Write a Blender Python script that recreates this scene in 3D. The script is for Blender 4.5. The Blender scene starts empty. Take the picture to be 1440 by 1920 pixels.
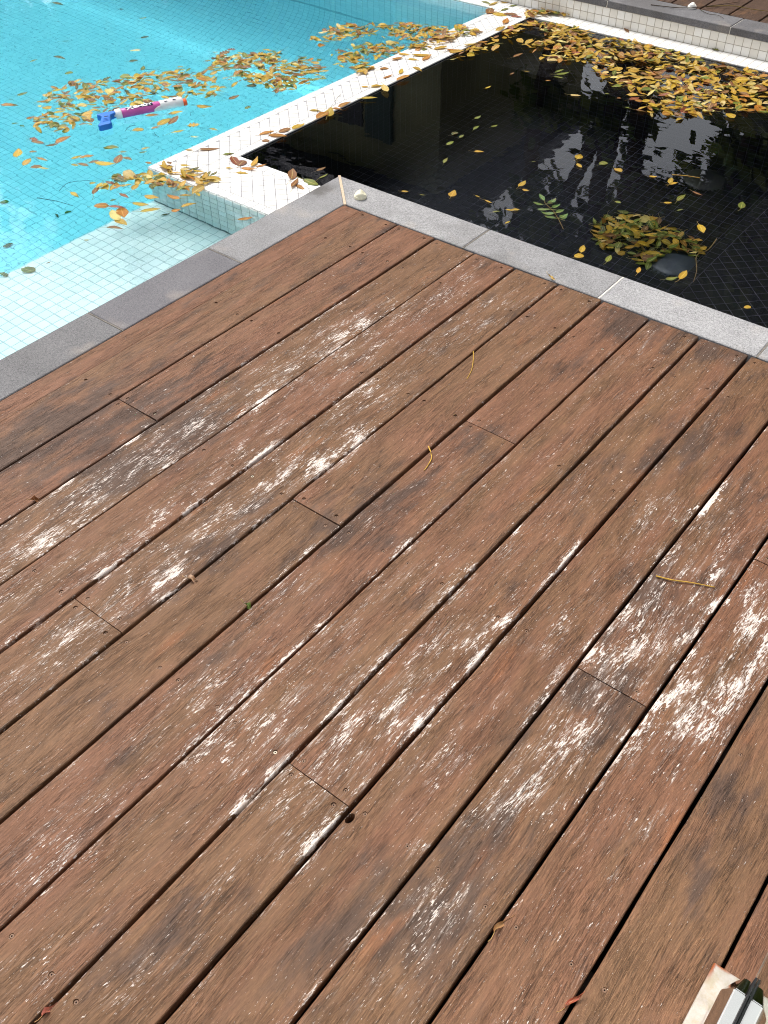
import bpy, bmesh, math, random
from mathutils import Vector, Matrix, noise as mnoise
rad = math.radians
scene = bpy.context.scene
COL = scene.collection
random.seed(7)

# ------------------------------------------------------------------ camera
cd = bpy.data.cameras.new('camera'); cam = bpy.data.objects.new('camera', cd); COL.objects.link(cam)
cam.location = (1.9064, -2.2164, 1.4381)
cam.rotation_euler = (0.8017, 0.0018, 0.6662)
cd.sensor_fit = 'VERTICAL'; cd.sensor_height = 36.0; cd.lens = 36.0*1792.03/1920
cd.clip_start = 0.02; cd.clip_end = 2000
scene.camera = cam
CAM = Vector(cam.location)

# ------------------------------------------------------------------ sky and sun: bright, thinly overcast day
SUN_EL, SUN_AZ = rad(58), rad(-72)         # azimuth measured from +Y towards +X
w = bpy.data.worlds.new('World'); scene.world = w; w.use_nodes = True
nt = w.node_tree; nt.nodes.clear()
sky = nt.nodes.new('ShaderNodeTexSky'); sky.sky_type = 'NISHITA'; sky.sun_disc = False
sky.sun_elevation = SUN_EL; sky.sun_rotation = SUN_AZ
sky.air_density = 1.0; sky.dust_density = 4.0; sky.ozone_density = 1.0
hs = nt.nodes.new('ShaderNodeHueSaturation'); hs.inputs['Saturation'].default_value = 0.30
bg = nt.nodes.new('ShaderNodeBackground'); bg.inputs['Strength'].default_value = 0.14
wo = nt.nodes.new('ShaderNodeOutputWorld')
nt.links.new(sky.outputs[0], hs.inputs['Color']); nt.links.new(hs.outputs[0], bg.inputs['Color']); nt.links.new(bg.outputs[0], wo.inputs[0])
sl = bpy.data.lights.new('sun', 'SUN'); sl.energy = 1.5; sl.angle = rad(18); sl.color = (1.0, 0.955, 0.89)
so = bpy.data.objects.new('sun', sl); COL.objects.link(so)
sd = Vector((math.sin(SUN_AZ)*math.cos(SUN_EL), math.cos(SUN_AZ)*math.cos(SUN_EL), math.sin(SUN_EL)))
so.rotation_euler = sd.to_track_quat('Z', 'Y').to_euler()

vs = scene.view_settings
vs.view_transform = 'Standard'; vs.look = 'None'; vs.exposure = 0.75; vs.gamma = 1.0; vs.use_curve_mapping = False
cy = scene.cycles
cy.max_bounces = 14; cy.diffuse_bounces = 6; cy.glossy_bounces = 6; cy.transmission_bounces = 12; cy.transparent_max_bounces = 8
cy.caustics_reflective = True; cy.caustics_refractive = True; cy.blur_glossy = 0.3
cy.sample_clamp_indirect = 40.0; cy.use_denoising = True
try:
    cy.denoiser = 'OPENIMAGEDENOISE'; cy.denoising_input_passes = 'RGB_ALBEDO_NORMAL'; cy.denoising_prefilter = 'NONE'
except Exception: pass
cy.use_adaptive_sampling = False; cy.pixel_filter_type = 'BLACKMAN_HARRIS'; cy.filter_width = 1.05

# ------------------------------------------------------------------ levels (metres; deck top is z = 0)
ZL = -0.110       # top of the white tiled ledge
ZW = -0.118       # water
ZB = -0.400       # bench in the pool
ZF = -1.400       # pool floor
ZSF, ZSB = -0.750, -0.380   # spa floor, spa bench
TP = 0.040        # mosaic pitch
PX = -0.915       # pool edge of the ledge
SX = -0.710       # spa edge of the ledge
PY = -0.053       # front of the ledge
SY = 0.225        # near spa edge
FY = 2.290        # far spa / pool edge

# ------------------------------------------------------------------ helpers
def mesh_obj(name, verts, faces, mat=None, parent=None, smooth=False):
    me = bpy.data.meshes.new(name); me.from_pydata([tuple(v) for v in verts], [], faces); me.update()
    o = bpy.data.objects.new(name, me); COL.objects.link(o)
    if mat: me.materials.append(mat)
    if smooth: me.polygons.foreach_set('use_smooth', [True]*len(me.polygons))
    if parent: o.parent = parent
    return o
def empty(name, loc=(0, 0, 0), rz=0):
    o = bpy.data.objects.new(name, None); COL.objects.link(o); o.location = loc; o.rotation_euler = (0, 0, rz); o.empty_display_size = 0.05
    return o
def tag(o, label=None, cat=None, group=None, kind=None):
    if label: o['label'] = label
    if cat: o['category'] = cat
    if group: o['group'] = group
    if kind: o['kind'] = kind
    return o
def box_vf(x0, x1, y0, y1, z0, z1):
    return ([(x0,y0,z0),(x1,y0,z0),(x1,y1,z0),(x0,y1,z0),(x0,y0,z1),(x1,y0,z1),(x1,y1,z1),(x0,y1,z1)],
            [(0,3,2,1),(4,5,6,7),(0,1,5,4),(1,2,6,5),(2,3,7,6),(3,0,4,7)])
def box(name, x0, x1, y0, y1, z0, z1, mat, parent=None, bevel=0.0, seg=2):
    v, f = box_vf(x0, x1, y0, y1, z0, z1)
    o = mesh_obj(name, v, f, mat, parent)
    if bevel:
        bm = bmesh.new(); bm.from_mesh(o.data)
        bmesh.ops.bevel(bm, geom=bm.edges[:], offset=bevel, segments=seg, affect='EDGES', profile=0.6)
        bm.to_mesh(o.data); bm.free()
    return o
def lathe_vf(prof, n=20):
    v = []; f = []
    for r, z in prof:
        for i in range(n): a = 2*math.pi*i/n; v.append((r*math.cos(a), r*math.sin(a), z))
    for k in range(len(prof)-1):
        for i in range(n):
            j = (i+1) % n; f.append((k*n+i, k*n+j, (k+1)*n+j, (k+1)*n+i))
    f.append(tuple(range(n))[::-1]); f.append(tuple((len(prof)-1)*n+i for i in range(n)))
    return v, f
def tube_vf(pts, radii, n=6):
    v = []; f = []; pts = [Vector(p) for p in pts]
    for k, p in enumerate(pts):
        d = (pts[min(k+1, len(pts)-1)]-pts[max(k-1, 0)]).normalized()
        a = d.orthogonal().normalized(); b = d.cross(a); r = radii[k] if hasattr(radii, '__len__') else radii
        for i in range(n):
            t = 2*math.pi*i/n; v.append(p+a*(r*math.cos(t))+b*(r*math.sin(t)))
    for k in range(len(pts)-1):
        for i in range(n):
            j = (i+1) % n; f.append((k*n+i, k*n+j, (k+1)*n+j, (k+1)*n+i))
    f.append(tuple(range(n))[::-1]); f.append(tuple((len(pts)-1)*n+i for i in range(n)))
    return v, f
def merge(lst):
    V = []; F = []
    for v, f in lst:
        o = len(V); V += list(v); F += [tuple(i+o for i in t) for t in f]
    return V, F

# ------------------------------------------------------------------ node helper
class NT:
    def __init__(s, name):
        s.m = bpy.data.materials.new(name); s.m.use_nodes = True; s.t = s.m.node_tree; s.t.nodes.clear()
        s.out = s.t.nodes.new('ShaderNodeOutputMaterial')
    def n(s, typ, **kw):
        x = s.t.nodes.new(typ)
        for k, v in kw.items(): setattr(x, k, v)
        return x
    def l(s, a, b): s.t.links.new(a, b)
    def put(s, sock, v):
        if v is None: return
        if hasattr(v, 'is_linked') or hasattr(v, 'links'): s.l(v, sock)
        else: sock.default_value = v
    def math(s, op, a, b=None, c=None, clamp=False):
        x = s.n('ShaderNodeMath', operation=op); x.use_clamp = clamp
        s.put(x.inputs[0], a); s.put(x.inputs[1], b); s.put(x.inputs[2], c); return x.outputs[0]
    def vec(s, op, a, b=None):
        x = s.n('ShaderNodeVectorMath', operation=op); s.put(x.inputs[0], a); s.put(x.inputs[1], b); return x.outputs[0]
    def mix(s, f, a, b, mode='MIX'):
        x = s.n('ShaderNodeMix', data_type='RGBA', blend_type=mode); x.clamp_factor = True
        s.put(x.inputs[0], f); s.put(x.inputs[6], a); s.put(x.inputs[7], b); return x.outputs[2]
    def mapr(s, v, a, b, c=0.0, d=1.0, smooth=True):
        x = s.n('ShaderNodeMapRange', interpolation_type='SMOOTHSTEP' if smooth else 'LINEAR')
        s.put(x.inputs[0], v); s.put(x.inputs[1], a); s.put(x.inputs[2], b); s.put(x.inputs[3], c); s.put(x.inputs[4], d); return x.outputs[0]
    def noise(s, vec, scale=1.0, detail=2.0, rough=0.5, dist=0.0):
        x = s.n('ShaderNodeTexNoise'); s.put(x.inputs['Vector'], vec); x.inputs['Scale'].default_value = scale
        x.inputs['Detail'].default_value = detail; x.inputs['Roughness'].default_value = rough; x.inputs['Distortion'].default_value = dist
        return x.outputs[0]
    def mapping(s, vec, scale=(1,1,1), rot=(0,0,0), loc=(0,0,0)):
        x = s.n('ShaderNodeMapping'); s.put(x.inputs[0], vec); x.inputs['Scale'].default_value = scale
        x.inputs['Rotation'].default_value = rot; x.inputs['Location'].default_value = loc; return x.outputs[0]
    def attr(s, name, typ='GEOMETRY'):
        return s.n('ShaderNodeAttribute', attribute_name=name, attribute_type=typ)
    def bump(s, h, dist, strength=1.0, nrm=None):
        x = s.n('ShaderNodeBump'); x.inputs['Distance'].default_value = dist; x.inputs['Strength'].default_value = strength
        s.put(x.inputs['Height'], h)
        if nrm is not None: s.l(nrm, x.inputs['Normal'])
        return x.outputs[0]
    def principled(s, base, rough=0.6, spec=0.4, metal=0.0, normal=None, **kw):
        x = s.n('ShaderNodeBsdfPrincipled'); s.put(x.inputs['Base Color'], base); s.put(x.inputs['Roughness'], rough)
        x.inputs['Specular IOR Level'].default_value = spec; x.inputs['Metallic'].default_value = metal
        if normal is not None: s.l(normal, x.inputs['Normal'])
        for k, v in kw.items(): x.inputs[k.replace('_', ' ')].default_value = v
        s.l(x.outputs[0], s.out.inputs['Surface']); return x
def C4(r, g, b): return (r, g, b, 1.0)
def srgb(r, g, b):
    f = lambda c: (c/255/12.92 if c/255 <= 0.04045 else ((c/255+0.055)/1.055)**2.4)
    return (f(r), f(g), f(b), 1.0)
def simple(name, col, rough=0.5, spec=0.4, metal=0.0, vary=0.12, scale=40.0, bump=0.0):
    t = NT(name); co = t.n('ShaderNodeTexCoord').outputs['Object']
    n = t.noise(co, scale, 4, 0.6)
    k = t.mapr(n, 0.3, 0.7, 1-vary, 1+vary, False)
    c = t.mix(1.0, col, t.n('ShaderNodeCombineColor').outputs[0], 'MULTIPLY')
    cc = c.node.inputs[7].links[0].from_node
    for i in range(3): t.l(k, cc.inputs[i])
    nn = t.bump(n, bump) if bump else None
    t.principled(c, rough, spec, metal, nn); return t.m

# ------------------------------------------------------------------ materials
def wood_mat():
    t = NT('weathered_decking'); tc = t.n('ShaderNodeTexCoord'); oi = t.n('ShaderNodeObjectInfo')
    sep = t.n('ShaderNodeSeparateColor'); t.l(oi.outputs['Color'], sep.inputs[0])
    tone, seed, dull = sep.outputs[0], sep.outputs[1], sep.outputs[2]
    off = t.n('ShaderNodeCombineXYZ'); t.l(t.math('MULTIPLY', seed, 13.7), off.inputs[0]); t.l(t.math('MULTIPLY', seed, 91.3), off.inputs[1]); t.l(t.math('MULTIPLY', seed, 37.1), off.inputs[2])
    P = t.vec('ADD', tc.outputs['Object'], off.outputs[0])
    # slow wander of the grain across the board
    wn = t.noise(t.mapping(P, (9, 2.2, 4)), 1, 2, 0.5)
    sh = t.n('ShaderNodeCombineXYZ'); t.l(t.math('MULTIPLY', t.math('SUBTRACT', wn, 0.5), 0.045), sh.inputs[0])
    Q = t.vec('ADD', P, sh.outputs[0])
    g1 = t.noise(t.mapping(Q, (430, 32, 60)), 1, 4, 0.65)         # fine streaks
    g2 = t.noise(t.mapping(Q, (150, 5, 30)), 1, 3, 0.55)          # broad streaks
    g3 = t.noise(t.mapping(Q, (800, 110, 60)), 1, 2, 0.6)
    r1 = t.noise(t.mapping(Q, (190, 5.0, 30), rot=(0, 0, rad(4))), 1, 3, 0.55)
    line = t.mapr(t.math('ABSOLUTE', t.math('SUBTRACT', r1, 0.5)), 0.0, 0.035, 1.0, 0.0)      # long wavy grain lines
    r2 = t.noise(t.mapping(Q, (360, 22, 30), rot=(0, 0, rad(6)), loc=(3, 3, 3)), 1, 3, 0.6)
    line2 = t.mapr(t.math('ABSOLUTE', t.math('SUBTRACT', r2, 0.5)), 0.0, 0.030, 1.0, 0.0)    # short checks
    blot = t.noise(t.mapping(P, (14, 3.2, 8)), 1, 4, 0.6)
    blot2 = t.noise(t.mapping(P, (26, 8, 8), loc=(3.1, 7.7, 1)), 1, 4, 0.62)
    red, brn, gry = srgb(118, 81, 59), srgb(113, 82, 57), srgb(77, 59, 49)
    f1 = t.math('ADD', t.math('MULTIPLY', t.math('SUBTRACT', blot, 0.5), 2.2), tone)
    base = t.mix(t.mapr(f1, 0.1, 0.9), brn, red)
    dk = t.attr('dark').outputs['Fac']
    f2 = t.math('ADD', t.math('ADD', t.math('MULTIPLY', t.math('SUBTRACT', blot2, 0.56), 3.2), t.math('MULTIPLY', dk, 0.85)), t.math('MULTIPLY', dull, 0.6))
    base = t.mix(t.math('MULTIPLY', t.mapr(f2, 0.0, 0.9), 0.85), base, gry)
    # orange worn spots
    org = t.noise(t.mapping(P, (22, 5, 8), loc=(9, 2, 5)), 1, 3, 0.5)
    base = t.mix(t.math('MULTIPLY', t.mapr(org, 0.62, 0.78), 0.55), base, srgb(142, 90, 56))
    kk = t.math('MULTIPLY', t.mapr(g1, 0.28, 0.72, 0.72, 1.24, False), t.mapr(g2, 0.3, 0.7, 0.84, 1.14, False))
    kk = t.math('MULTIPLY', kk, t.mapr(g3, 0.3, 0.7, 0.84, 1.16, False))
    amt = t.mapr(t.noise(t.mapping(P, (30, 6, 8), loc=(6, 6, 1)), 1, 2, 0.5), 0.35, 0.65, 0.08, 0.42)
    kk = t.math('MULTIPLY', kk, t.math('SUBTRACT', 1.04, t.math('MULTIPLY', line, amt)))
    kk = t.math('MULTIPLY', kk, t.math('SUBTRACT', 1.03, t.math('MULTIPLY', line2, t.math('MULTIPLY', amt, 0.9))))
    cc = t.n('ShaderNodeCombineColor')
    for i in range(3): t.l(kk, cc.inputs[i])
    base = t.mix(1.0, base, cc.outputs[0], 'MULTIPLY')
    # short drying cracks
    cr = t.noise(t.mapping(Q, (330, 9, 30), loc=(5, 3, 0)), 1, 2, 0.5)
    crm = t.mapr(t.math('ABSOLUTE', t.math('SUBTRACT', cr, 0.52)), 0.0, 0.016, 1.0, 0.0)
    crm = t.math('MULTIPLY', crm, t.mapr(t.noise(t.mapping(P, (40, 9, 9), loc=(1, 1, 8)), 1, 2), 0.45, 0.62))
    base = t.mix(t.math('MULTIPLY', crm, 0.7), base, srgb(44, 32, 26))
    # white flaking coat
    fl = t.attr('flake').outputs['Fac']
    tilt = t.mapping(Q, (1, 1, 1), rot=(0, 0, rad(5)))
    mod = t.noise(t.mapping(Q, (50, 13, 10), loc=(4, 4, 4)), 1, 4, 0.65)
    d = t.math('MULTIPLY', fl, t.mapr(mod, 0.34, 0.66, 0.0, 1.32, False))
    n1 = t.noise(t.mapping(tilt, (330, 58, 60)), 1, 5, 0.70, 0.0)
    T1 = t.math('SUBTRACT', 0.695, t.math('MULTIPLY', d, 0.140))
    m1 = t.mapr(t.math('SUBTRACT', n1, T1), -0.001, 0.006)
    n2 = t.noise(t.mapping(tilt, (560, 100, 60), loc=(7, 1, 2)), 1, 3, 0.6)
    T2 = t.math('SUBTRACT', 0.715, t.math('MULTIPLY', d, 0.11))
    m2 = t.mapr(t.math('SUBTRACT', n2, T2), -0.001, 0.010)
    n3 = t.noise(t.mapping(Q, (330, 18, 60), loc=(2, 8, 2)), 1, 4, 0.65)
    m3 = t.math('MULTIPLY', t.mapr(n3, 0.50, 0.68), t.math('MULTIPLY', t.math('SUBTRACT', d, 0.30, clamp=True), 0.75), clamp=True)   # thin whitish wash in the grain
    mask = t.math('MAXIMUM', t.math('MAXIMUM', m1, t.math('MULTIPLY', m2, 0.8)), m3)
    wcol = t.mix(t.mapr(g3, 0.35, 0.65), srgb(204, 186, 172), srgb(236, 226, 218))
    base = t.mix(mask, base, wcol)
    hgt = t.math('ADD', t.math('ADD', t.math('MULTIPLY', g1, 0.5), t.math('MULTIPLY', g3, 0.25)), t.math('MULTIPLY', t.math('MAXIMUM', m1, m2), 0.28))
    hgt = t.math('SUBTRACT', hgt, t.math('MULTIPLY', t.math('ADD', crm, t.math('MULTIPLY', t.math('ADD', line, line2), amt)), 0.6))
    nn = t.bump(hgt, 0.0016, 0.9)
    rough = t.mix(mask, C4(.62, .62, .62), C4(.8, .8, .8))
    t.principled(base, rough, 0.28, 0.0, nn); return t.m
M_WOOD = wood_mat()

def stone_mat():
    t = NT('grey_granite'); tc = t.n('ShaderNodeTexCoord'); oi = t.n('ShaderNodeObjectInfo')
    sep = t.n('ShaderNodeSeparateColor'); t.l(oi.outputs['Color'], sep.inputs[0])
    off = t.n('ShaderNodeCombineXYZ')
    for i in range(3): t.l(t.math('MULTIPLY', oi.outputs['Random'], 31.0+i*17), off.inputs[i])
    P = t.vec('ADD', tc.outputs['Object'], off.outputs[0])
    s1 = t.noise(P, 420, 2, 0.7); s2 = t.noise(P, 150, 3, 0.7); big = t.noise(P, 9, 5, 0.62); big2 = t.noise(P, 5, 4, 0.6)
    v = t.math('ADD', t.math('MULTIPLY', t.math('SUBTRACT', s1, 0.5), 2.3), t.math('MULTIPLY', t.math('SUBTRACT', s2, 0.5), 1.3))
    v = t.math('ADD', v, t.math('MULTIPLY', t.math('SUBTRACT', big, 0.5), 0.55))
    k = t.math('MULTIPLY', t.math('ADD', 1.0, v), sep.outputs[0])
    cc = t.n('ShaderNodeCombineColor'); t.l(t.math('MULTIPLY', k, 1.0), cc.inputs[0]); t.l(t.math('MULTIPLY', k, 0.985), cc.inputs[1]); t.l(t.math('MULTIPLY', k, 0.985), cc.inputs[2])
    c = t.mix(t.math('MULTIPLY', sep.outputs[1], 0.25), cc.outputs[0], srgb(130, 124, 138))
    # dark mould, shaped stains
    mm = t.math('MULTIPLY', t.mapr(t.math('ADD', big2, t.math('MULTIPLY', t.math('SUBTRACT', s2, 0.5), 0.35)), 0.50, 0.68), sep.outputs[2])
    c = t.mix(mm, c, srgb(84, 80, 76))
    warm = t.mapr(t.noise(P, 7, 3, 0.6), 0.55, 0.75)
    c = t.mix(t.math('MULTIPLY', warm, 0.22), c, srgb(190, 176, 160))
    nn = t.bump(t.math('ADD', s1, s2), 0.0009, 0.7)
    t.principled(c, 0.85, 0.25, 0.0, nn); return t.m
M_STONE = stone_mat()
M_GROUT = simple('cream_mortar', srgb(196, 176, 152), 0.9, 0.2, vary=0.2, scale=90, bump=0.001)
M_GROUT3 = simple('dirty_mortar', srgb(120, 114, 106), 0.9, 0.2, vary=0.3, scale=60, bump=0.001)
M_GROUT2 = simple('pale_mortar', srgb(212, 206, 196), 0.9, 0.2, vary=0.2, scale=90, bump=0.001)

def tile_mat(name, a, b, rough=0.22, bumpd=0.0006, spec=0.5):
    t = NT(name); tc = t.n('ShaderNodeTexCoord'); oi = t.n('ShaderNodeObjectInfo'); tv = t.attr('tv').outputs['Fac']
    r = t.math('FRACT', t.math('ADD', t.math('MULTIPLY', oi.outputs['Random'], 7.3), tv))
    geo = t.n('ShaderNodeNewGeometry')
    n = t.noise(geo.outputs['Position'], 55, 4, 0.6); n2 = t.noise(geo.outputs['Position'], 3.0, 3, 0.6)
    c = t.mix(t.math('MULTIPLY', r, 1.0), a, b)
    c = t.mix(t.math('MULTIPLY', t.mapr(n, 0.45, 0.75), 0.25), c, b)
    c = t.mix(t.math('MULTIPLY', t.mapr(n2, 0.5, 0.72), 0.35), c, b)
    nn = t.bump(n, bumpd, 0.5)
    t.principled(c, rough, spec, 0.0, nn); return t.m
M_TILE_W = tile_mat('white_glazed_tile', srgb(240, 239, 235), srgb(226, 223, 216))
M_TILE_WALL = tile_mat('aged_white_tile', srgb(238, 235, 228), srgb(222, 216, 204), 0.4)
M_TILE_P = tile_mat('pool_tile', srgb(246, 248, 246), srgb(234, 240, 238))
M_TILE_S = tile_mat('black_glazed_tile', srgb(10, 11, 17), srgb(16, 16, 24), 0.25)
M_JOINT_D = simple('teal_grout', srgb(112, 128, 128), 0.9, 0.2, vary=0.1, scale=30)
M_JOINT_W = simple('white_tile_grout', srgb(142, 141, 144), 0.9, 0.2, vary=0.15, scale=60)
M_JOINT_WALL = simple('beige_tile_grout', srgb(172, 164, 148), 0.9, 0.2, vary=0.2, scale=60)
M_JOINT_P = simple('pool_grout', srgb(188, 198, 198), 0.9, 0.2, vary=0.1, scale=30)
M_JOINT_S = simple('spa_grout', srgb(62, 62, 70), 0.9, 0.2, vary=0.25, scale=12)
M_DARK = simple('dark_bed', srgb(44, 38, 34), 0.95, 0.1)
M_EARTH = simple('dry_lawn', srgb(96, 98, 62), 0.95, 0.1, vary=0.35, scale=3.0, bump=0.01)
M_CONC = simple('pale_render', srgb(170, 165, 156), 0.9, 0.2, vary=0.1, scale=8)

def water_mat(name, absorb, dens, amp, s1):
    t = NT(name); geo = t.n('ShaderNodeNewGeometry'); P = geo.outputs['Position']
    n1 = t.noise(t.mapping(P, (s1, s1*1.7, s1), rot=(0, 0, rad(25))), 1, 2, 0.5, 0.4)
    n2 = t.noise(t.mapping(P, (s1*3.1, s1*4.2, s1), rot=(0, 0, rad(-12)), loc=(4, 2, 0)), 1, 2, 0.5)
    gust = t.mapr(t.noise(P, 0.9, 2, 0.5), 0.40, 0.68, 0.35, 1.6)
    h = t.math('MULTIPLY', t.math('ADD', n1, t.math('MULTIPLY', n2, 0.30)), gust)
    nn = t.bump(h, amp, 1.0)
    g = t.n('ShaderNodeBsdfGlass'); g.inputs['IOR'].default_value = 1.333; g.inputs['Roughness'].default_value = 0.0
    t.l(nn, g.inputs['Normal']); t.l(g.outputs[0], t.out.inputs['Surface'])
    va = t.n('ShaderNodeVolumeAbsorption'); va.inputs['Color'].default_value = absorb; va.inputs['Density'].default_value = dens
    t.l(va.outputs[0], t.out.inputs['Volume']); return t.m
M_WATER = water_mat('pool_water', C4(0.0, 0.855, 0.97), 0.50, 0.0014, 5.5)
M_SPAW = water_mat('spa_water', C4(0.50, 0.70, 0.9), 0.35, 0.0008, 3.5)

def leaf_mat():
    t = NT('fallen_leaf'); oi = t.n('ShaderNodeObjectInfo'); lc = t.attr('lcol').outputs['Color']; uv = t.attr('luv').outputs['Vector']
    c = t.mix(1.0, lc, oi.outputs['Color'], 'MULTIPLY')
    sep = t.n('ShaderNodeSeparateXYZ'); t.l(uv, sep.inputs[0])
    across = t.math('ABSOLUTE', sep.outputs[0])
    vein = t.mapr(across, 0.03, 0.13, 1.0, 0.0)
    side = t.math('SINE', t.math('MULTIPLY', t.math('SUBTRACT', sep.outputs[1], t.math('MULTIPLY', across, 0.22)), 62.0))
    P = t.n('ShaderNodeNewGeometry').outputs['Position']
    n = t.noise(P, 95, 4, 0.65); n2 = t.noise(P, 260, 3, 0.6)
    brown = t.mix(0.5, c, srgb(140, 86, 34))
    c = t.mix(t.math('MULTIPLY', t.mapr(t.math('ADD', n, t.math('MULTIPLY', across, 0.10)), 0.52, 0.70), 0.75), c, brown)
    c = t.mix(t.math('MULTIPLY', t.mapr(n2, 0.62, 0.72), 0.6), c, srgb(78, 48, 26))
    c = t.mix(t.math('MULTIPLY', vein, 0.45), c, srgb(225, 200, 120))
    h = t.math('ADD', t.math('MULTIPLY', side, 0.10), t.math('MULTIPLY', n, 1.2))
    nn = t.bump(h, 0.0012, 0.7)
    b = t.principled(c, 0.5, 0.35, 0.0, nn)
    tr = t.n('ShaderNodeBsdfTranslucent'); t.l(c, tr.inputs['Color'])
    mx = t.n('ShaderNodeMixShader'); mx.inputs[0].default_value = 0.22
    t.l(b.outputs[0], mx.inputs[1]); t.l(tr.outputs[0], mx.inputs[2]); t.l(mx.outputs[0], t.out.inputs['Surface']); return t.m
M_LEAF = leaf_mat()
M_TWIG = simple('dry_twig', srgb(110, 92, 48), 0.7, 0.2, vary=0.3, scale=60)
M_TWIG_Y = simple('yellow_stalk', srgb(190, 150, 62), 0.6, 0.3, vary=0.3, scale=60)
M_TWIG_D = simple('dark_twig', srgb(62, 50, 40), 0.8, 0.2, vary=0.3, scale=60)
M_SCREW = simple('stained_screw', srgb(120, 92, 72), 0.6, 0.4, 0.1, vary=0.25, scale=300)
M_SCREW_B = simple('bare_screw', srgb(168, 156, 136), 0.5, 0.5, 0.2, vary=0.2, scale=300)
M_BLACK = simple('black_rubber', srgb(20, 20, 22), 0.6, 0.3, vary=0.3, scale=120, bump=0.001)
M_HOLE = simple('screw_socket', srgb(26, 20, 17), 0.9, 0.1)

# ------------------------------------------------------------------ ground, water and the basins
g = 400.0; hx0, hx1, hy0, hy1 = -6.3, 4.4, -4.2, 2.8
v = [(-g,-g,-.09),(g,-g,-.09),(g,g,-.09),(-g,g,-.09),(hx0,hy0,-.09),(hx1,hy0,-.09),(hx1,hy1,-.09),(hx0,hy1,-.09)]
ground = tag(mesh_obj('ground', v, [(0,1,5,4),(1,2,6,5),(2,3,7,6),(3,0,4,7)], M_EARTH), kind='structure')
tag(box('ground_bed', -0.12, hx1, hy0, 0.14, -1.6, -0.20, M_DARK), kind='structure')

# ---- polygon tools for the diagonal mosaic
def clip_half(poly, n, d):          # keep n.p <= d
    out = []
    for i in range(len(poly)):
        a, b = poly[i], poly[(i+1) % len(poly)]
        da, db = n[0]*a[0]+n[1]*a[1]-d, n[0]*b[0]+n[1]*b[1]-d
        if da <= 0: out.append(a)
        if (da < 0 < db) or (db < 0 < da):
            t = da/(da-db); out.append((a[0]+(b[0]-a[0])*t, a[1]+(b[1]-a[1])*t))
    return out
def clip_rect(poly, x0, x1, y0, y1):
    for n, d in (((1,0),x1),((-1,0),-x0),((0,1),y1),((0,-1),-y0)):
        if len(poly) < 3: return []
        poly = clip_half(poly, n, d)
    return poly if len(poly) >= 3 else []
def area(p): return 0.5*sum(p[i][0]*p[(i+1)%len(p)][1]-p[(i+1)%len(p)][0]*p[i][1] for i in range(len(p)))
def inset(poly, d):
    q = poly
    for i in range(len(poly)):
        a, b = poly[i], poly[(i+1) % len(poly)]; ex, ey = b[0]-a[0], b[1]-a[1]; L = math.hypot(ex, ey)
        if L < 1e-7: continue
        n = (ey/L, -ex/L); q = clip_half(q, n, n[0]*a[0]+n[1]*a[1]-d)
        if len(q) < 3: return []
    r = []
    for p in q:
        if not r or math.hypot(p[0]-r[-1][0], p[1]-r[-1][1]) > 3e-4: r.append(p)
    if len(r) > 2 and math.hypot(r[0][0]-r[-1][0], r[0][1]-r[-1][1]) < 3e-4: r.pop()
    return r if len(r) >= 3 else []
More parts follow.
